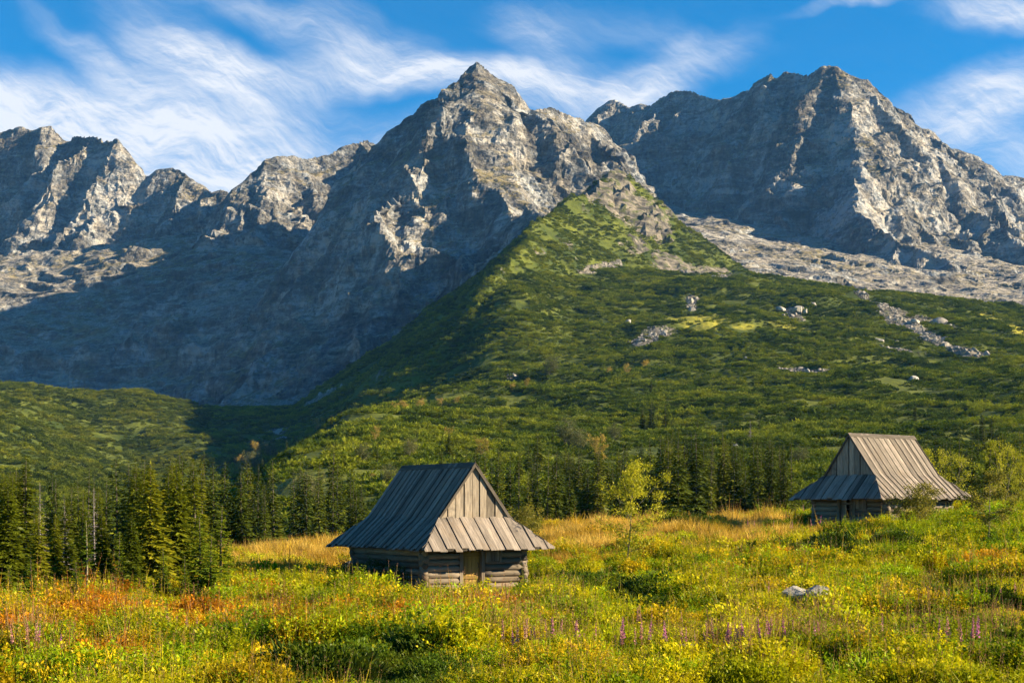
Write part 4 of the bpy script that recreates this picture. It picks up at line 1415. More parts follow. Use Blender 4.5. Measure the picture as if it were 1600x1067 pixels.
# behind the near hut and between the huts
picks = [(522, 830, 142, FAR[0], 0.9, 'tall dark spruce rising alone left of the near hut roof'), (500, 830, 95, FAR[0], 1.0, 'spruce in front and left of the tall dark one behind the near hut'),
         (548, 820, 70, FAR[3], 1.0, 'slim spruce right of the tall dark one by the near hut roof'), (840, 742, 72, FAR[4], 0.9, 'very dark broad spruce on the slope above the near hut gable'),
         (826, 745, 55, FAR[2], 1.0, 'dark spruce touching the very dark broad one above the gable'), (1004, 672, 38, FAR[4], 0.9, 'dark spruce at the left of the small clump on the open slope'),
         (1018, 674, 50, FAR[2], 0.9, 'tallest spruce of the small clump on the open slope'), (1040, 676, 48, FAR[0], 1.1, 'lighter spruce at the right of the small clump on the open slope'),
         (1090, 675, 24, FAR[2], 0.9, 'lone dark spruce right of the small clump on the slope'), (1186, 682, 28, FAR[1], 1.2, 'dark spruce beside the grey half bare spruce'),
         (1535, 690, 50, FAR[1], 1.1, 'tall narrow spruce upslope right of the far hut'), (1430, 660, 36, FAR[1], 1.1, 'slender spruce on the slope straight above the far hut roof'),
         (1018, 612, 20, FAR[1], 1.2, 'small spruce higher up the slope above the clump'), (652, 690, 26, FAR[0], 1.0, 'spruce on the slope above the near hut ridge'), (448, 692, 24, FAR[3], 1.2, 'small spruce on the sunlit shoulder against the dark valley'), (410, 712, 26, FAR[0], 1.0, 'small spruce at the left tip of the sunlit shoulder'), (518, 665, 18, FAR[1], 1.2, 'little spruce on the skyline of the sunlit shoulder'), (690, 745, 45, FAR[2], .9, 'dark spruce on the slope close above the near hut ridge')]
for px, base, hp, pr, wd, lb in picks:
    p = hit(px, base, 130, 800)
    place(pr, 'spruce_tree', (p[0], p[1], p[2] - 0.1), hp / FPX * p[1], lb, 'spruce', None, rt.uniform(0, 6.28), wd)
band = [(380, 740), (440, 735), (480, 728), (520, 735), (560, 760), (620, 760), (700, 728), (760, 705), (800, 722), (850, 725), (900, 722), (940, 715), (985, 715), (1040, 696), (1060, 690), (1100, 696), (1130, 680), (1160, 695), (1190, 705), (1230, 705), (1300, 720), (1420, 705), (1500, 700), (1540, 695), (1640, 690)]
for i in range(184):
    px = (rt.uniform(380, 1240) if i % 3 else rt.uniform(690, 1240)) if i < 158 else rt.uniform(1440, 1640)
    D = rt.uniform(145, 270)
    if 570 < px < 690:
        continue
    top = np.interp(px, [t[0] for t in band], [t[1] for t in band]) + abs(rt.gauss(0, 24)) - 26
    pr = rt.choice(FAR)
    zone = 'left of the near hut' if px < 570 else 'behind the near hut gable' if px < 860 else 'between the near hut and the birch' if px < 990 else 'between the birch and the far hut' if px < 1240 else 'behind the far hut at right'
    sz = 'slim' if pr['R'] / pr['H'] < 0.14 else 'full' if pr['R'] / pr['H'] < 0.19 else 'broad'
    spruce(px, top, D, pr, f'{sz} spruce in the tree belt {zone}', f'{sz} spruces {zone}', rt.uniform(0.75, 1.0))

# spruces scattered up the dwarf pine slope
for i in range(28):
    px = rt.choice([rt.uniform(560, 1240), rt.uniform(760, 1240), rt.uniform(1440, 1610)])
    base = rt.triangular(672, 765, 750)
    p = hit(px, base, 190, 560)
    pr = rt.choice(FAR)
    zone = 'above the near hut' if px < 860 else 'above the birch' if px < 1080 else 'left of the far hut roof' if px < 1300 else 'right of the far hut roof'
    sz = 'slim' if pr['R'] / pr['H'] < 0.14 else 'full' if pr['R'] / pr['H'] < 0.19 else 'broad'
    place(pr, 'spruce_tree', (p[0], p[1], p[2] - 0.1), rt.uniform(26, 52) / FPX * p[1], f'{sz} spruce growing alone on the dwarf pine slope {zone}', 'spruce', f'{sz} lone spruces {zone}', rt.uniform(0, 6.28), rt.uniform(0.75, 1.0))

# ------------------------------------------------------------------ broad-leaved trees and bushes
BIRCH = broadleaf(31, 5.0, 2.9, 0.095, 6200, 0.36, LEAF_BIRCH, BARK_PALE, stems=1, low=0.16, limbs=17, up=0.75, trunk_r=0.009, sub=5)
ROWAN = broadleaf(32, 2.8, 2.7, 0.10, 6000, 0.36, LEAF_ROWAN, BARK_PALE, stems=3, low=0.12, limbs=8, up=0.6, trunk_r=0.012)
SAPLING = broadleaf(33, 4.0, 2.9, 0.105, 4200, 0.34, LEAF_ROWAN, BARK_PALE, stems=1, low=0.3, limbs=13, up=0.45, trunk_r=0.012)
GOLD = [broadleaf(40 + i, 5.0, 3.6, 0.27, 1500, 0.62, LEAF_GOLD, BARK_PALE, stems=2, low=0.1, limbs=7, up=0.8, sub=7) for i in range(3)]
WILLOW = [broadleaf(50 + i, 6.0, 5.5, 0.27, 3000, 0.75, LEAF_WILLOW, BARK_PALE, stems=3, low=0.1, limbs=8, up=0.7, sub=7) for i in range(2)]
YELLOW_TREE = broadleaf(60, 5.0, 3.0, 0.12, 3600, 0.42, LEAF_BIRCH, BARK_PALE, stems=2, low=0.08, limbs=10, up=0.9, trunk_r=0.012)


def leafy(px, top, D, proto, label, group=None, name='leafy_tree', cat='tree', widen=1.0, h=None):
    x = (px - CX) / FPX * D
    z = gz(x, D)
    hh = (HOR - top) / FPX * D - z
    return place(proto, name, (x, D, z - 0.05), max(hh, 0.8), label, cat, group, rt.uniform(0, 6.28), widen)


leafy(976, 724, 64, BIRCH, 'bright yellow green young birch standing alone between the two huts', name='birch_tree', cat='birch')
leafy(1426, 754, 76, ROWAN, 'bushy olive rowan in front of the far hut roof corner', name='rowan_bush', cat='rowan')
leafy(1545, 735, 60, SAPLING, 'thin stemmed rowan sapling with reddish olive leaves right of the far hut', name='rowan_sapling', cat='rowan')
leafy(1568, 688, 100, YELLOW_TREE, 'yellow leafed tree at the right edge behind the rowan sapling', cat='tree', widen=0.75)
leafy(1598, 712, 96, YELLOW_TREE, 'yellow bush tree cut by the right edge of the view', cat='tree', widen=0.7)
leafy(1478, 702, 118, YELLOW_TREE, 'small yellow tree peeping over the right eave of the far hut', cat='tree')
leafy(816, 790, 84, ROWAN, 'yellow olive bush peeping out behind the near hut gable', name='leafy_bush', cat='bush')


def on_slope(px, base, hpx, proto, label, group, name, cat, widen=1.0, d0=190, d1=900):
    p = hit(px, base, d0, d1)
    return place(proto, name, (p[0], p[1], p[2] - 0.1), hpx / FPX * p[1], label, cat, group, rt.uniform(0, 6.28), widen)


for px, base, hp, k, lb in [(497, 675, 24, 0, 'orange yellow rowan at the left of the row on the shoulder'), (538, 668, 23, 1, 'yellow rowan beside the orange one on the shoulder'), (560, 660, 18, 2, 'pale gold rowan in the middle of the shoulder row'),
                            (580, 662, 20, 1, 'golden rowan with a green neighbour on the shoulder row'), (618, 645, 16, 0, 'wide orange rowan on the shoulder skyline'), (634, 644, 18, 1, 'yellow rowan touching the wide orange one'), (656, 641, 18, 2, 'bright yellow rowan at the middle of the skyline'),
                            (687, 636, 14, 0, 'orange rowan alone on the skyline'), (712, 634, 15, 1, 'yellow rowan at the right of the skyline row'), (587, 690, 24, 0, 'orange rowan below the skyline row'), (800, 612, 14, 2, 'pale rowan at the dark edge of the slope'),
                            (822, 605, 15, 1, 'pale gold rowan high on the dark edge of the slope'), (952, 588, 15, 2, 'yellow bush tree on the slope by the dark edge'), (980, 588, 18, 0, 'yellowish tree on the green slope'), (1006, 578, 16, 1, 'dull yellow tree higher on the green slope'),
                            (752, 715, 30, 0, 'yellow tree behind the ridge end of the near hut'), (434, 745, 26, 2, 'pale gold tree in the spruces left of the near hut'), (935, 722, 40, 0, 'reddish gold tree above the birch'), (403, 715, 26, 1, 'yellow tree on the edge of the shoulder'),
                            (378, 735, 24, 2, 'round pale yellow tree at the left end of the shoulder'), (586, 757, 18, 1, 'low bright yellow tree left of the near hut ridge'), (700, 690, 22, 0, 'gold tinted tree on the slope above the near hut ridge')]:
    on_slope(px, base, hp, GOLD[k], lb, 'golden rowans on the slopes', 'rowan_tree', 'rowan', rt.uniform(0.8, 1.1))
for px, base, hp, k, lb in [(880, 702, 48, 0, 'tall round willow on the slope above the birch'), (906, 706, 36, 1, 'willow beside the tall round one'), (395, 735, 30, 1, 'willow on the shaded end of the shoulder'), (425, 715, 26, 0, 'willow on the sunlit shoulder'), (858, 588, 30, 0, 'dark willow at the foot of the shaded crag'),
                            (906, 765, 36, 1, 'low willow in the belt left of the birch'), (465, 735, 34, 0, 'broad willow on the shoulder left of the tall spruce'), (566, 725, 34, 1, 'willow on the slope left of the near hut'), (640, 715, 30, 1, 'broad willow on the slope above the near hut'), (1245, 730, 34, 0, 'willow in the belt left of the far hut roof'),
                            (610, 765, 40, 0, 'willow close behind the near hut ridge'), (480, 790, 50, 1, 'willow among the spruces left of the near hut'), (960, 690, 30, 0, 'willow on the slope straight above the birch')]:
    on_slope(px, base, hp, WILLOW[k], lb, 'willows on the slope', 'willow_bush', 'willow', rt.uniform(0.8, 1.1))

# dark shrubs in the shade of the near hut's side wall
SHRUB = [broadleaf(70 + i, 1.5, 2.0, 0.11, 1500, 0.34, LEAF_SHRUB, BARK_PALE, stems=4, low=0.05, limbs=6, up=0.5, trunk_r=0.015) for i in range(2)]
for px, D, h, k, lb in [(628, 62.3, 1.15, 0, 'dark green shrub at the left corner of the near hut'), (600, 63.4, 1.25, 1, 'dark shrub against the middle of the near hut side wall'), (572, 65.0, 1.2, 0, 'dark shrub at the rear corner of the near hut'), (548, 66.2, 1.0, 1, 'dark shrub beside the grey slab left of the near hut'), (520, 66.5, 0.8, 0, 'low dark shrub left of the grey slab')]:
    x = (px - CX) / FPX * D
    place(SHRUB[k], 'leafy_shrub', (x, D, gz(x, D) - 0.03), h, lb, 'shrub', 'shrubs by the near hut', rt.uniform(0, 6), 1.2)


# ------------------------------------------------------------------ boulders and stumps
def rock_mesh(seed, n=3, flat=0.8, mat=None, name='boulder'):
    r = np.random.default_rng(seed)
    g = 40
    u, v = np.meshgrid(np.linspace(0, 2 * math.pi, g, endpoint=False), np.linspace(-math.pi / 2, math.pi / 2, g // 2))
    d = np.stack([np.cos(v) * np.cos(u), np.cos(v) * np.sin(u), np.sin(v)], -1).reshape(-1, 3)
    q = d * 1.0
    for _ in range(14):                                    # hew flat faces
        nrm = unit(r.normal(0, 1, 3)); k = r.uniform(0.62, 0.9)
        t = q @ nrm
        q = np.where((t > k)[:, None], q - (t - k)[:, None] * nrm, q)
    q = q * (1 + 0.06 * fbm(q[:, 0] + seed, q[:, 1], q[:, 2], 0.5, 3)[:, None])
    q = q * np.array([r.uniform(0.9, 1.25), r.uniform(0.8, 1.1), flat * r.uniform(0.75, 1.0)])
    rows = g // 2
    i = np.arange(rows - 1)[:, None] * g + np.arange(g)[None]
    j = np.arange(rows - 1)[:, None] * g + (np.arange(g)[None] + 1) % g
    F = np.stack([i, j, j + g, i + g], -1).reshape(-1, 4)
    return mesh_np(name, q * 0.5, [F], mat or STONE, smooth=False, link=False)


ROCKP = [rock_mesh(i) for i in range(5)]


def boulder(px, py, d0, d1, size, k, label, sink=0.25, rot=0.0):
    p = hit(px, py, d0, d1)
    o = ROCKP[k].copy()
    o.name = 'boulder'
    COL.objects.link(o)
    o.location = (p[0], p[1], p[2] + size * (0.5 - sink) * 0.7)
    o.scale = (size,) * 3
    o.rotation_euler = (rot * 0.3, rot * 0.2, rot)
    tag(o, label, 'boulder')


boulder(1246, 962, 25, 60, 0.95, 0, 'pale boulder half buried in the meadow, left one of a pair', -0.25, 0.5)
boulder(1274, 962, 25, 60, 0.85, 1, 'pale rounded boulder touching the right of its twin in the meadow', -0.25, 2.1)
boulder(1310, 912, 30, 70, 0.7, 4, 'dark mossy boulder in the meadow upslope of the pale pair', 0.2, 1.0)
boulder(1150, 700, 280, 420, 2.3, 2, 'white boulder alone on the slope below the dark hollow', 0.2, 1.0)
boulder(1220, 488, 850, 1100, 7.0, 3, 'upright pale boulder among dwarf pines high on the slope', 0.1, 0.3)
boulder(1244, 492, 850, 1100, 9.0, 1, 'large pale boulder beside the upright one high on the slope', 0.1, 2.3)
boulder(1258, 493, 850, 1100, 6.0, 0, 'smaller boulder right of the large pale one high on the slope', 0.1, 4.3)
boulder(1271, 478, 900, 1150, 5.0, 2, 'flat boulder above the large pale one high on the slope', 0.25, 1.3)
boulder(1374, 538, 700, 950, 6.5, 4, 'grey boulder at the head of the lower stone run', 0.15, 0.7)
boulder(1430, 507, 850, 1050, 6.0, 3, 'tall boulder standing out of the long stone run', 0.05, 0.2)
boulder(1428, 594, 550, 760, 4.5, 2, 'flat pale boulder lying alone on the lower slope', 0.3, 0.2)
boulder(1078, 476, 900, 1150, 6.5, 0, 'pale boulder above the yellow grass patch', 0.1, 3.0)
boulder(981, 507, 850, 1050, 4.5, 1, 'small upright boulder above the middle stone patch', 0.0, 3.0)
boulder(1400, 538, 700, 950, 3.6, 1, 'small boulder right of the grey one in the lower stone run', 0.15, 2.7)
boulder(1262, 582, 550, 800, 2.6, 4, 'small stone in the thin line of stones on the slope', 0.15, 2.7)
boulder(1164, 562, 600, 850, 2.6, 0, 'tiny pale stone on the slope left of the thin stone line', 0.15, 2.7)
boulder(725, 978, 28, 60, 0.5, 3, 'dark stone in the herbs in front of the near hut', 0.1, 0.9)
# grey weathered slab leaning by the rear corner of the near hut
o = ROCKP[3].copy(); o.name = 'boulder'; COL.objects.link(o)
pp = P(541, 880, 70.0)
o.location = (pp[0], 70.0, gz(pp[0], 70.0) + 0.35); o.scale = (1.5, 0.8, 1.3); o.rotation_euler = (0, -0.7, 0.4)
tag(o, 'grey slab leaning at the rear left corner of the near hut', 'boulder')
# fallen weathered logs in the grass
for px, py, L, a, lb in [(1065, 1045, 0.5, 0.1, 'short weathered grey log lying in the foreground flowers')]:
    p = hit(px, py, 15, 40)
    b = MB()
    b.tube([(-L / 2, 0, 0), (0, 0.03, 0.02), (L / 2, 0, 0.05)], [0.05, 0.045, 0.035], n=9, tone=0.4)
    o = b.build('fallen_log', WOOD_GABLE, smooth=True)
    o.location = (p[0], p[1], p[2] + 0.32); o.rotation_euler = (0, 0.05, a)
    tag(o, lb, 'log')


# ------------------------------------------------------------------ ground cover: plants nobody could count, one object of each kind
def scatter(name, pts, rot, scl, idx, tint, protos, label=None):
    """points that carry small plants: every point has its own turn, size, kind and leaf colour"""
    n = len(pts)
    me = bpy.data.meshes.new(name)
    me.vertices.add(n)
    me.vertices.foreach_set('co', np.asarray(pts, np.float32).ravel())
    for k, ty, a, key in (('rot', 'FLOAT_VECTOR', rot, 'vector'), ('scl', 'FLOAT', scl, 'value'), ('idx', 'INT', idx, 'value'), ('tint', 'FLOAT_COLOR', np.concatenate([tint, np.ones((n, 1))], 1), 'color')):
        at = me.attributes.new(k, ty, 'POINT')
        at.data.foreach_set(key, np.asarray(a, np.int32 if ty == 'INT' else np.float32).ravel())
    o = bpy.data.objects.new(name, me)
    COL.objects.link(o)
    tag(o, label, None, None, 'stuff')
    pc = bpy.data.collections.new(name + ' kinds')
    for i, p in enumerate(protos):
        p.name = '%s kind %02d' % (name, i)
        pc.objects.link(p)
    ng = bpy.data.node_groups.new(name, 'GeometryNodeTree')
    ng.interface.new_socket('Geometry', in_out='INPUT', socket_type='NodeSocketGeometry')
    ng.interface.new_socket('Geometry', in_out='OUTPUT', socket_type='NodeSocketGeometry')
    N = NT(ng)
    gi, go = N.n('NodeGroupInput'), N.n('NodeGroupOutput')
    ci = N.n('GeometryNodeCollectionInfo')
    ci.inputs['Collection'].default_value = pc
    ci.inputs['Separate Children'].default_value = True
    ci.inputs['Reset Children'].default_value = True

    def attr(k, ty):
        a = N.n('GeometryNodeInputNamedAttribute', data_type=ty)
        a.inputs['Name'].default_value = k
        return a.outputs['Attribute']
    ip = N.n('GeometryNodeInstanceOnPoints')
    er = N.n('FunctionNodeEulerToRotation')
    N.put(er.inputs[0], attr('rot', 'FLOAT_VECTOR'))
    N.put(ip.inputs['Points'], gi.outputs[0])
    N.put(ip.inputs['Instance'], ci.outputs[0])
    ip.inputs['Pick Instance'].default_value = True
    N.put(ip.inputs['Instance Index'], attr('idx', 'INT'))
    N.put(ip.inputs['Rotation'], er.outputs[0])
    N.put(ip.inputs['Scale'], attr('scl', 'FLOAT'))
    N.put(go.inputs[0], ip.outputs[0])
    md = o.modifiers.new('plants', 'NODES')
    md.node_group = ng
    return o


def mat_tint(name, transl=0.35, second=None):
    """leaf colour carried by each plant; 'tip' faces take the second colour (seed heads, blossom)"""
    m, N = new_mat(name)
    t = N.n('ShaderNodeAttribute', attribute_name='tint', attribute_type='INSTANCER').outputs['Color']
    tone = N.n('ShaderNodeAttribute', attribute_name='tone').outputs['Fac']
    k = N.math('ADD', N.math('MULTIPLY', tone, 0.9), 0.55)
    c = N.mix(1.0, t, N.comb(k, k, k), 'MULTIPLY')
    if second:
        tip = N.n('ShaderNodeAttribute', attribute_name='tip').outputs['Fac']
        c = N.mix(tip, c, second)
    leaf_finish(N, c, transl)
    return m


TINT = mat_tint('tinted leaves', 0.4)
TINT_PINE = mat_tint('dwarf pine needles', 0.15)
TINT_STALK = mat_tint('seeding stalks', 0.35, (0.30, 0.15, 0.09))


def pine_clump(seed, n, R, Hh, w, thin=0.55):
    """dwarf pine: a low thicket of upturned needle brushes"""
    r = np.random.default_rng(seed)
    a, q = r.uniform(0, 6.283, n), np.sqrt(r.uniform(0, 1, n)) * R
    lobes = 0.75 + 0.25 * np.sin(a * 3 + seed) * (q / R)
    b = np.stack([q * np.cos(a), q * np.sin(a), Hh * lobes * np.sqrt(np.maximum(0.05, 1 - (q / R) ** 2)) * r.uniform(0.35, 1.0, n)], 1)
    out = np.stack([np.cos(a), np.sin(a), np.zeros(n)], 1)
    d = unit(out * (0.2 + 0.7 * q / R)[:, None] + np.array([0, 0, 0.85]) + r.normal(0, 0.25, (n, 3)))
    L = r.uniform(0.35, 0.75, n) * w
    sd = unit(np.cross(d, r.normal(0, 1, (n, 3))))
    V, F = kites(b, b + d * L[:, None], L * thin, sd)
    sd2 = np.cross(d, sd)
    V2, F2 = kites(b, b + d * L[:, None] * 0.9, L * thin * 0.9, sd2)
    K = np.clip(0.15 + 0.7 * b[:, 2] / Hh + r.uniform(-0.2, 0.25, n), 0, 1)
    return mesh_np('clump', np.concatenate([V, V2]), [np.concatenate([F, F2 + len(V)])], TINT_PINE, fattr={'tone': np.concatenate([K, K])}, link=False)


def dwarf_pine():
    r = np.random.default_rng(77)
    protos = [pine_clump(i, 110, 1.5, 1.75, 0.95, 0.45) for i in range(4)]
    D = np.sqrt(r.uniform(205 ** 2, 1520 ** 2, 175000))
    keep = r.random(len(D)) < np.clip(1.25 - D / 2200, 0.3, 1)
    D = D[keep]
    x = D * r.uniform(-0.40, 0.42, len(D))
    z = hill_z(x, D)
    px, py = CX + FPX * x / D, HOR - FPX * z / D
    n1 = fbm(x, D, 0 * x, 46, 3)
    n2 = fbm(x, D, 0 * x + 40, 17, 2)
    rk = rock_mask(x, D)
    yl = patch_mask(YELLOW, x, D, z)
    e = 4.0
    thin = np.clip(-0.25 - fbm(x, D * 0.7, 0 * x + 40, 26, 2), 0, 1) * 3
    sl = np.hypot(hill_z(x + e, D) - z, hill_z(x, D + e) - z) / e
    lawn = np.clip(1.5 * (n1 - 0.18), 0, 1) * (D > 330)          # open turf between the thickets
    ok = (r.random(len(D)) > np.maximum(np.clip(rk * 1.7, 0, 0.97), yl * 0.93)) & (r.random(len(D)) > np.maximum(lawn * 0.3, thin * 0.7)) & (r.random(len(D)) > np.clip((sl - 0.85) * 1.2, 0, 0.85))
    x, D, z, n1, n2, px, py = (v[ok] for v in (x, D, z, n1, n2, px, py))
    n = len(x)
    scl = r.uniform(0.55, 1.35, n) * np.interp(D, [200, 500, 1500], [0.85, 1.0, 1.35]) * (1 + 0.6 * np.clip(n2, -0.8, 1))
    dark, mid, lite = np.array([0.036, 0.064, 0.006]), np.array([0.125, 0.165, 0.010]), np.array([0.27, 0.285, 0.016])
    f = np.clip(0.5 + 0.5 * n1 + 0.4 * n2 + r.normal(0, 0.22, n), 0, 1)[:, None]
    tint = np.where(f < 0.5, dark + (mid - dark) * f * 2, mid + (lite - mid) * (f - 0.5) * 2)
    tint = tint * np.where((px < 330) & (D > 400), 0.75, 1.0)[:, None]  # dusky shade of the left hill painted into the needle tint
    rot = np.stack([r.normal(0, 0.12, n), r.normal(0, 0.12, n), r.uniform(0, 6.283, n)], 1)
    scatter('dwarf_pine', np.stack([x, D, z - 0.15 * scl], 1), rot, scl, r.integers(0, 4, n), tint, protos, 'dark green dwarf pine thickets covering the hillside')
    # stones lying in the bare patches
    D = np.sqrt(r.uniform(450 ** 2, 1510 ** 2, 420000))
    x = D * r.uniform(-0.38, 0.40, len(D))
    rk = rock_mask(x, D)
    ok = (r.random(len(D)) < np.clip(rk * 1.3 - 0.35, 0, 1) * 0.9) & ~((D > 1250) & (CX + FPX * x / D > 900) & (hill_z(x, D) > 215))
    x, D = x[ok], D[ok]
    z = hill_z(x, D) + 0.5 * rk[ok]
    n = len(x)
    stones = [rock_mesh(60 + i, mat=STONE_T) for i in range(4)]
    scl = np.exp(r.normal(-0.25, 0.65, n)) * 1.5 * np.interp(D, [500, 1500], [0.75, 1.2])
    t = r.uniform(0.65, 1.15, n)[:, None] * np.array([0.27, 0.245, 0.21])
    scatter('stones', np.stack([x, D, z - 0.2 * scl], 1), r.uniform(0, 6.28, (n, 3)), scl, r.integers(0, 4, n), t, stones, 'grey stones of the boulder runs on the hillside')


def mat_stone_t():
    m, N = new_mat('run stones')
    t = N.n('ShaderNodeAttribute', attribute_name='tint', attribute_type='INSTANCER').outputs['Color']
    finish(N, t, 0.9, None, 0.1)
    return m


STONE_T = mat_stone_t()


# --- meadow plants
def blades(r, n, H, spread, width, lean=0.35, seg=True):
    a, q = r.uniform(0, 6.283, n), np.sqrt(r.uniform(0, 1, n)) * spread
    b = np.stack([q * np.cos(a), q * np.sin(a), np.full(n, -0.03)], 1)
    d = unit(np.stack([np.cos(a), np.sin(a), 0 * a], 1) * r.uniform(0, lean, n)[:, None] + r.normal(0, 0.12, (n, 3)) + np.array([0, 0, 1.0]))
    L = H * r.uniform(0.55, 1.15, n)
    sd = unit(np.cross(d, r.normal(0, 1, (n, 3))))
    bend = unit(r.normal(0, 1, (n, 3))) * np.array([1, 1, 0.2])
    m = b + d * (L * 0.55)[:, None]
    t = b + d * L[:, None] + bend * (L * 0.22)[:, None]
    w = sd * width * 0.5
    V = np.stack([b - w, b + w, m + w * 0.8, m - w * 0.8, t], 1).reshape(-1, 3)
    i = np.arange(n)[:, None] * 5
    return V, i + np.array([0, 1, 2, 3]), i + np.array([3, 2, 4])


def grass_tuft(seed, n, H, spread, width, plume=0):
    r = np.random.default_rng(seed)
    V, F4, F3 = blades(r, n, H, spread, width)
    K = r.uniform(0.2, 0.8, n)
    return mesh_np('tuft', V, [F4, F3], TINT, fattr={'tone': np.concatenate([K, K])}, link=False)


def herb(seed, stems, H, spread, leaf, per, mat=TINT, tipfrac=0.0, narrow=0.55, lean=0.45, droop=0.0):
    """leafy stems: each stem carries leaves along its length, smaller towards the top"""
    r = np.random.default_rng(seed)
    B, T, W, S, K, P_ = [], [], [], [], [], []
    for s in range(stems):
        a = r.uniform(0, 6.283)
        q = spread * math.sqrt(r.uniform(0, 1))
        b0 = np.array([q * math.cos(a), q * math.sin(a), 0])
        d = np.array([math.cos(a) * lean * q / spread, math.sin(a) * lean * q / spread, 1.0]) + r.normal(0, 0.1, 3)
        d /= np.linalg.norm(d)
        h = H * r.uniform(0.6, 1.1)
        side = unit(np.cross(d, r.normal(0, 1, 3)))
        B.append(b0); T.append(b0 + d * h); W.append(0.012 + 0.008 * H); S.append(side); K.append(0.25); P_.append(0.0)
        for k in range(per):
            t = (k + r.uniform(0, 1)) / per
            t = 0.12 + 0.9 * t
            la = k * 2.4 + r.uniform(-0.5, 0.5)
            tip = 1.0 if t > 1 - tipfrac else 0.0
            ld = np.array([math.cos(la), math.sin(la), r.uniform(-0.2, 0.9) - droop])
            if tip:
                ld = ld * np.array([0.5, 0.5, 1]) + np.array([0, 0, 0.5])
            ld = unit(ld)
            l = leaf * (1.1 - 0.5 * t) * r.uniform(0.7, 1.3) * (0.55 if tip else 1)
            p = b0 + d * h * t
            B.append(p); T.append(p + ld * l); W.append(l * narrow); S.append(unit(np.cross(ld, r.normal(0, 1, 3) * 0.5 + np.array([0, 0, 1.0])))); K.append(np.clip(0.2 + 0.5 * t + r.uniform(-0.2, 0.25), 0, 1)); P_.append(tip)
    V, F = kites(np.array(B), np.array(T), np.array(W), np.array(S))
    return mesh_np('herb', V, [F], mat, fattr={'tone': np.array(K), 'tip': np.array(P_)}, link=False)


def bush_clump(seed, n, R, Hh, leaf):
    r = np.random.default_rng(seed)
    d = unit(r.normal(0, 1, (n, 3)) * np.array([1, 1, 0.9]))
    d[:, 2] = np.abs(d[:, 2])
    rad = r.uniform(0.45, 1.0, n) ** 0.5 * (1 + 0.25 * np.sin(d[:, 0] * 5 + seed) * np.cos(d[:, 1] * 4))
    p = d * rad[:, None] * np.array([R, R, Hh])
    ld = unit(d * 0.6 + r.normal(0, 0.6, (n, 3)) + np.array([0, 0, 0.25]))
    l = leaf * r.uniform(0.6, 1.3, n)
    sd = unit(np.cross(ld, r.normal(0, 1, (n, 3))))
    V, F = kites(p, p + ld * l[:, None], l * 0.6, sd)
    K = np.clip(0.1 + 0.6 * rad + r.uniform(-0.3, 0.2, n), 0, 1)
    return mesh_np('bush', V, [F], TINT, fattr={'tone': K}, link=False)


def in_hut(x, y, m=0.0):
    bad = np.zeros(len(x), bool)
    for (hx, hy, _), yaw, L in ((HUT1, 33, 6.3), (HUT2, -52, 5.7)):
        t = math.radians(yaw)
        a = (x - hx) * math.cos(t) + (y - hy) * math.sin(t)
        b = -(x - hx) * math.sin(t) + (y - hy) * math.cos(t)
        bad |= (np.abs(a) < 2.6 + m) & (b > -1.1 - m) & (b < L + 0.15 + m)
    return bad


def field(lst, px, py, nz):
    m = 0 * px
    for cx_, cy_, rx, ry, w in lst:
        m = np.maximum(m, w * np.clip(1.45 - np.hypot((px - cx_) / rx, (py - cy_) / ry) + 0.55 * nz, 0, 1))
    return m


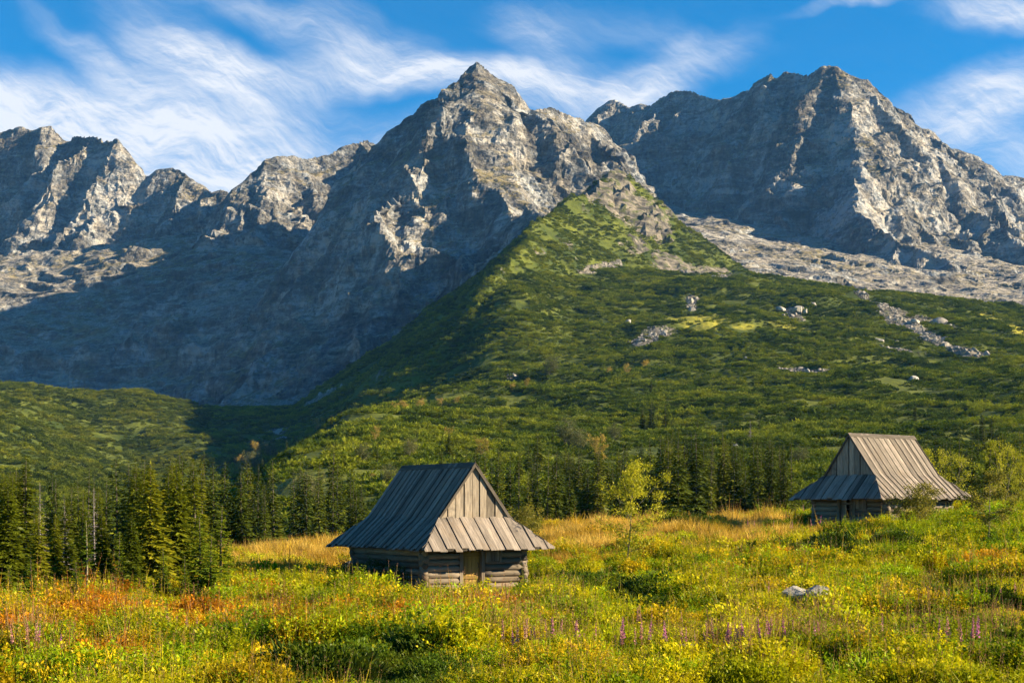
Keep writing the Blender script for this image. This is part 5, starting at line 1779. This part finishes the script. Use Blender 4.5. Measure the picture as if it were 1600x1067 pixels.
def meadow_cover():
    r = np.random.default_rng(99)
    n0 = 235000
    D = np.exp(r.uniform(math.log(14.5), math.log(128), n0))
    ok = r.random(n0) < np.clip(D / 30, 0.4, 1.0) ** 0.9
    D = D[ok]
    x = D * r.uniform(-0.40, 0.42, len(D)) + r.uniform(-1.0, 1.0, len(D)) * np.where(r.random(len(D)) < 0.25, 7.0, 1.5)
    ok = ~in_hut(x, D)
    x, D = x[ok], D[ok]
    z = hill_z(x, D)
    n = len(x)
    px, py = CX + FPX * x / D, HOR - FPX * z / D
    na = fbm(x, D, 0 * x, 6.5, 3); nb = fbm(x, D, 0 * x + 30, 2.4, 2); nc = fbm(x, D, 0 * x + 70, 15, 2)
    # plants grow in clumps: each clump has its own kind, colour and height, highest in its middle
    cs = 1.25
    gx, gy = np.floor(x / cs).astype(np.int64), np.floor(D / cs).astype(np.int64)
    best = np.full(n, 1e9); cid = np.zeros(n, np.int64)
    for dx in (-1, 0, 1):
        for dy in (-1, 0, 1):
            h = ((gx + dx) * 73856093 ^ (gy + dy) * 19349663) & 4095
            cx_ = (gx + dx + _H[h, 0]) * cs
            cy_ = (gy + dy + _H[h, 1]) * cs
            d2 = np.hypot(x - cx_, D - cy_) / (0.55 + 0.75 * _H[h, 2])
            m = d2 < best
            best = np.where(m, d2, best); cid = np.where(m, h, cid)
    mound = np.clip(1.2 - 1.1 * (best / (0.75 * cs)) ** 2, 0.18, 1.2)
    ch = _H[cid]
    sx = px + 40 * nc
    # where each plant community grows in the meadow
    tan = field([(460, 868, 130, 34, 1.2), (960, 835, 190, 34, 1.1), (1130, 835, 130, 38, 1.0), (1110, 890, 110, 26, 0.5), (870, 850, 90, 30, 1.0), (700, 850, 300, 20, 0.9)], sx, py, na)
    rust = field([(110, 985, 170, 40, 0.7), (330, 955, 130, 22, 0.6), (60, 1050, 150, 36, 0.5), (190, 910, 90, 20, 0.95), (330, 1010, 160, 30, 0.5), (560, 980, 120, 24, 0.5), (720, 985, 100, 22, 0.45), (1200, 905, 90, 20, 0.35), (1560, 905, 70, 22, 0.6)], sx, py, na)
    green = field([(460, 970, 150, 40, 0.9), (650, 945, 180, 30, 0.7), (1560, 860, 90, 60, 0.9), (1440, 850, 120, 40, 0.7), (930, 930, 160, 40, 0.6), (860, 990, 110, 30, 0.5), (1330, 985, 120, 30, 0.6), (1560, 1030, 120, 40, 0.8), (360, 1040, 180, 40, 0.5), (1250, 830, 120, 24, 0.6), (1100, 820, 60, 14, 0.7)], sx, py, na)
    dark = field([(610, 1085, 130, 30, 1.0), (470, 1080, 80, 24, 0.6), (1330, 865, 100, 16, 0.8), (1010, 960, 34, 20, 1.0), (1580, 1035, 70, 26, 0.9), (1250, 880, 70, 12, 0.6), (940, 925, 60, 20, 0.6), (1500, 960, 70, 24, 0.5), (1090, 825, 30, 10, 0.8)], sx, py, na)
    pink = field([(1180, 1030, 160, 40, 0.8), (830, 1010, 90, 40, 0.5), (1520, 990, 120, 50, 0.6), (1250, 800, 60, 12, 0.9), (40, 1050, 60, 24, 0.6)], sx, py, na)
    u = r.random(n)
    kind = np.full(n, -1)
    P_tan = np.clip(tan, 0, 0.95); P_rust = np.clip(rust, 0, 0.85); P_dark = np.clip(dark * 1.1, 0, 0.95); P_green = np.clip(green, 0, 0.85)
    # 0-2 grass, 3-6 leafy herb, 7-9 stalks, 10-12 bush clumps, 13-14 dwarf pine
    com = np.full(n, 4)                                   # 0 tan 1 rust 2 green 3 dark 4 mixed yellow-green
    v = np.clip(ch[:, 3:7] * 0.75 + r.random((n, 4)) * 0.25, 0, 1)
    com = np.where(v[:, 0] < P_green, 2, com)
    com = np.where(v[:, 1] < P_rust, 1, com)
    com = np.where(v[:, 2] < P_tan, 0, com)
    com = np.where(v[:, 3] < P_dark, 3, com)

    def pick(w):
        w = np.array(w, float); w /= w.sum()
        return r.choice(15, n, p=w)
    tables = [
        pick([6, 6, 6, 0.4, 0.4, 0, 0, 0.5, 0.4, 0, 0.3, 0, 0, 0, 0]),
        pick([1.0, 0.8, 0.6, 2, 2, 1, 1, 0.4, 0.3, 0.2, 2.0, 1.6, 1.4, 0, 0]),
        pick([0.3, 0.3, 0.2, 3, 3, 3, 2.5, 0.1, 0.1, 0.1, 2, 1.8, 1.4, 0, 0]),
        pick([0, 0, 0, 1, 1, 0.5, 0.5, 0, 0, 0, 3, 3, 2, 2, 2]),
        pick([1.0, 0.9, 0.6, 2.4, 2.6, 1.8, 2.6, 0.35, 0.35, 0.3, 3.0, 2.8, 2.0, 0, 0]),
    ]
    kind = np.choose(com, tables)
    stalky = (r.random(n) < pink * 0.18)
    kind = np.where(stalky, r.integers(7, 10, n), kind)
    pal = np.array([
        [[0.50, 0.31, 0.085], [0.56, 0.37, 0.13], [0.44, 0.25, 0.05], [0.42, 0.27, 0.03]],
        [[0.36, 0.13, 0.008], [0.46, 0.22, 0.012], [0.28, 0.16, 0.010], [0.42, 0.27, 0.015]],
        [[0.14, 0.20, 0.006], [0.23, 0.27, 0.007], [0.30, 0.30, 0.008], [0.10, 0.16, 0.007]],
        [[0.035, 0.062, 0.006], [0.060, 0.092, 0.007], [0.085, 0.10, 0.008], [0.028, 0.050, 0.006]],
        [[0.27, 0.28, 0.006], [0.38, 0.32, 0.008], [0.17, 0.23, 0.006], [0.42, 0.29, 0.010]],
    ])
    q = np.clip((ch[:, 4] * 4 * 0.75 + (na * 0.5 + 0.5) + r.normal(0, 0.45, n)).astype(int), 0, 3)
    tint = pal[com, q]
    tint = tint * np.array([1.04, 1.08, 0.6]) * (0.7 + 0.45 * r.random((n, 1))) * (0.72 + 0.58 * ch[:, 3:4])
    tint = np.where(((kind >= 13))[:, None], np.array([0.06, 0.085, 0.010]) * (0.7 + 0.6 * r.random((n, 1))), tint)
    tint = np.where((stalky & (r.random(n) < 0.6))[:, None], np.array([0.30, 0.17, 0.06]) * (0.8 + 0.4 * r.random((n, 1))), tint)
    # height varies from place to place; lower by the boulders and the threshold
    scl = r.uniform(0.75, 1.2, n) * mound * (0.5 + 1.0 * ch[:, 5]) * (1.0 + 0.25 * np.clip(na, -1, 1))
    scl = scl * np.where(in_hut(x, D, 0.8), 0.5, 1.0)
    scl = scl * np.where((px > 600) & (px < 860) & (D > 51) & (D < 63), 0.4, 1.0) * np.where((px > 1240) & (px < 1420) & (D > 80) & (D < 88), 0.6, 1.0)
    for bx, by in ((1258, 962),):
        p = hit(bx, by, 25, 60)
        dd = np.hypot(x - p[0], (D - (p[1] - 1.6)) * 0.45)
        scl = scl * np.clip(0.3 + 0.7 * (dd - 0.5) / 0.6, 0.3, 1)
    scl *= np.interp(D, [14, 40, 128], [0.62, 1.0, 1.25])
    protos = [grass_tuft(200 + i, 30, h, 0.20, 0.016) for i, h in enumerate((0.52, 0.62, 0.42))]
    protos += [herb(210, 9, 0.42, 0.22, 0.062, 16), herb(211, 8, 0.5, 0.2, 0.075, 17, narrow=0.4), herb(212, 10, 0.33, 0.24, 0.06, 13, narrow=0.7), herb(213, 6, 0.6, 0.16, 0.085, 22, narrow=0.32)]
    protos += [herb(220 + i, 4, h, 0.14, 0.07, 30, mat=TINT_STALK, tipfrac=tf, narrow=0.3, lean=0.2) for i, (h, tf) in enumerate(((0.8, 0.35), (0.9, 0.45), (0.7, 0.3)))]
    protos += [bush_clump(230 + i, 300, 0.36, h, 0.055) for i, h in enumerate((0.36, 0.46, 0.28))]
    protos += [pine_clump(240 + i, 420, 0.5, 0.42, 0.2, 0.3) for i in range(2)]
    pts = np.stack([x, D, z], 1)
    rot = np.stack([r.normal(0, 0.1, n), r.normal(0, 0.1, n), r.uniform(0, 6.283, n)], 1)
    # one object for grasses, one for herbs, one for stalks, one for low bushes
    for name, lo, hi, lb in (('grass', 0, 3, 'golden and tan grass of the meadow'), ('herbs', 3, 7, 'yellow green leafy herbs of the meadow'), ('withered_stalks', 7, 10, 'brownish seeding stalks standing in the meadow'), ('undergrowth', 10, 15, 'low leafy bilberry and dwarf pine undergrowth of the meadow')):
        m = (kind >= lo) & (kind < hi)
        scatter(name, pts[m], rot[m], scl[m], kind[m] - lo, tint[m], protos[lo:hi], lb)


dwarf_pine()
meadow_cover()


# ------------------------------------------------------------------ fireweed in bloom: single flowering stems one can point at
def fireweed_proto(seed, H, pink):
    r = np.random.default_rng(seed)
    b = MB()
    lean = r.uniform(-0.08, 0.08, 2)
    top = np.array([lean[0] * H, lean[1] * H, H])
    b.tube([(0, 0, -0.05), top * 0.5, top], [0.008, 0.006, 0.003], n=5, tone=0.4)
    stem = b.build('stem', STEM, link=False)
    B, T, W, S, K = [], [], [], [], []
    for k in range(34):
        t = 0.08 + 0.55 * k / 34
        a = k * 2.4
        d = unit(np.array([math.cos(a), math.sin(a), r.uniform(-0.1, 0.5)]))
        l = 0.10 * (1.1 - t) * r.uniform(0.8, 1.3) + 0.02
        p = top * t
        B.append(p); T.append(p + d * l); W.append(l * 0.25); S.append(unit(np.cross(d, [0, 0, 1.0]))); K.append(r.uniform(0.3, 0.9))
    V, F = kites(np.array(B), np.array(T), np.array(W), np.array(S))
    leaves = mesh_np('leaves', V, [F], WEED_LEAF, fattr={'tone': np.array(K)}, link=False)
    B, T, W, S, K = [], [], [], [], []
    for k in range(30):
        t = 0.62 + 0.40 * k / 30
        a = k * 2.4
        f = (t - 0.62) / 0.4
        d = unit(np.array([math.cos(a), math.sin(a), 0.1 + 0.8 * f]))
        l = (0.032 * (1 - f) ** 0.7 + 0.011) * r.uniform(0.8, 1.3)
        p = top * min(t, 1.0)
        for q in (-1, 1):
            B.append(p); T.append(p + unit(d + 0.35 * q * np.cross(d, [0, 0, 1.0])) * l); W.append(l * 0.75); S.append(unit(np.cross(d, r.normal(0, 1, 3)))); K.append(r.uniform(0.2, 1))
    V, F = kites(np.array(B), np.array(T), np.array(W), np.array(S))
    bl = mesh_np('blossom', V, [F], pink, fattr={'tone': np.array(K)}, link=False)
    return dict(kind='fireweed', H=H, R=0.1, parts=[stem, leaves, bl])


STEM = mat_bark('reddish stem', (0.14, 0.06, 0.03), (0.22, 0.12, 0.05))
WEED_LEAF = mat_leaf('fireweed leaves', ((0.10, 0.10, 0.01), (0.22, 0.16, 0.012), (0.34, 0.16, 0.02)), 0.4, spread=0.4)
MAGENTA = mat_leaf('magenta blossom', ((0.34, 0.08, 0.24), (0.50, 0.13, 0.36), (0.60, 0.24, 0.46)), 0.4, spread=0.3)
PALE_PINK = mat_leaf('faded pink blossom', ((0.42, 0.17, 0.17), (0.56, 0.27, 0.26), (0.64, 0.38, 0.34)), 0.4, spread=0.4)
WEED = [fireweed_proto(300, 0.95, MAGENTA), fireweed_proto(301, 0.8, MAGENTA)]
FADED = [fireweed_proto(310, 0.95, PALE_PINK), fireweed_proto(311, 0.82, PALE_PINK), fireweed_proto(312, 1.05, PALE_PINK)]


def fireweed(px, top, d0, d1, proto, label, group, h):
    """a stem whose tip shows at (px, top)"""
    D = np.geomspace(d0, d1, 300)
    z = hill_z((px - CX) / FPX * D, D) + h
    k = np.argmin(np.abs(HOR - FPX * z / D - top))
    x = (px - CX) / FPX * D[k]
    place(proto, 'fireweed', (x, D[k], z[k] - h), h, label, 'wildflower', group, rt.uniform(0, 6.28), 1.0, 0.08)


BUNCHES = [  # centre, spread, how many, magenta share, words for the place
    (820, 1012, 45, 20, 18, 0.5, 'in the foreground straight below the near hut'),
    (888, 1030, 30, 12, 8, 0.6, 'in the foreground right of the dark dwarf pines'),
    (1190, 1030, 40, 18, 24, 0.3, 'in the pink drift at the bottom right of the meadow'),
    (1272, 1034, 24, 12, 9, 0.3, 'just right of the pink drift near the lower edge'),
    (1150, 1052, 70, 12, 14, 0.3, 'along the lower edge below the pale boulders'),
    (1245, 915, 22, 6, 5, 0.8, 'rising behind the pale boulder pair'),
    (1395, 998, 40, 14, 8, 0.3, 'in the herbs right of the pale boulder pair'),
    (1500, 975, 70, 34, 14, 0.25, 'among the stalks at the right of the meadow'),
    (1215, 800, 40, 8, 14, 0.05, 'on the meadow crest left of the far hut'),
    (1010, 945, 40, 14, 6, 0.1, 'by the dark hollow in the middle of the meadow'),
    (275, 950, 20, 8, 4, 0.8, 'in the green herbs in front of the left spruces'),
    (30, 1050, 40, 16, 6, 0.2, 'at the lower left corner of the meadow'),
    (1000, 1030, 70, 24, 9, 0.5, 'in the foreground herbs between the two pink patches'),
]
for cx_, cy_, rx, ry, cnt, mg, words in BUNCHES:
    for i in range(cnt):
        px, top = rt.gauss(cx_, rx * 0.95), rt.gauss(cy_, ry * 1.3)
        m = rt.random() < mg
        pr = rt.choice(WEED) if m else rt.choice(FADED)
        far = cy_ < 850
        fireweed(px, top, 60 if far else 22, 112 if far else 62, pr, ('bright magenta' if m else 'faded pink') + ' fireweed spike ' + words, ('magenta' if m else 'faded') + ' fireweed ' + words, rt.uniform(0.6, 0.95) * (1.2 if far else 0.85))


# ------------------------------------------------------------------ the air of the valley
def build_haze():
    x0, x1, y0, y1, z0, z1 = -2300, 2300, -40, 3950, -40, 1120
    V = [(x, y, z) for x in (x0, x1) for y in (y0, y1) for z in (z0, z1)]
    F = [(0, 1, 3, 2), (4, 6, 7, 5), (0, 4, 5, 1), (2, 3, 7, 6), (0, 2, 6, 4), (1, 5, 7, 3)]
    m, N = new_mat('haze')
    pv = N.n('ShaderNodeVolumePrincipled')
    pv.inputs['Color'].default_value = (0.16, 0.45, 1.0, 1)
    pv.inputs['Density'].default_value = HAZE
    pv.inputs['Anisotropy'].default_value = 0.0
    o = N.n('ShaderNodeOutputMaterial')
    m.node_tree.links.new(pv.outputs[0], o.inputs['Volume'])
    ob = mesh_np('haze', V, [np.array(F)], m)
    tag(ob, kind='stuff')


HAZE = 0.00003
build_haze()
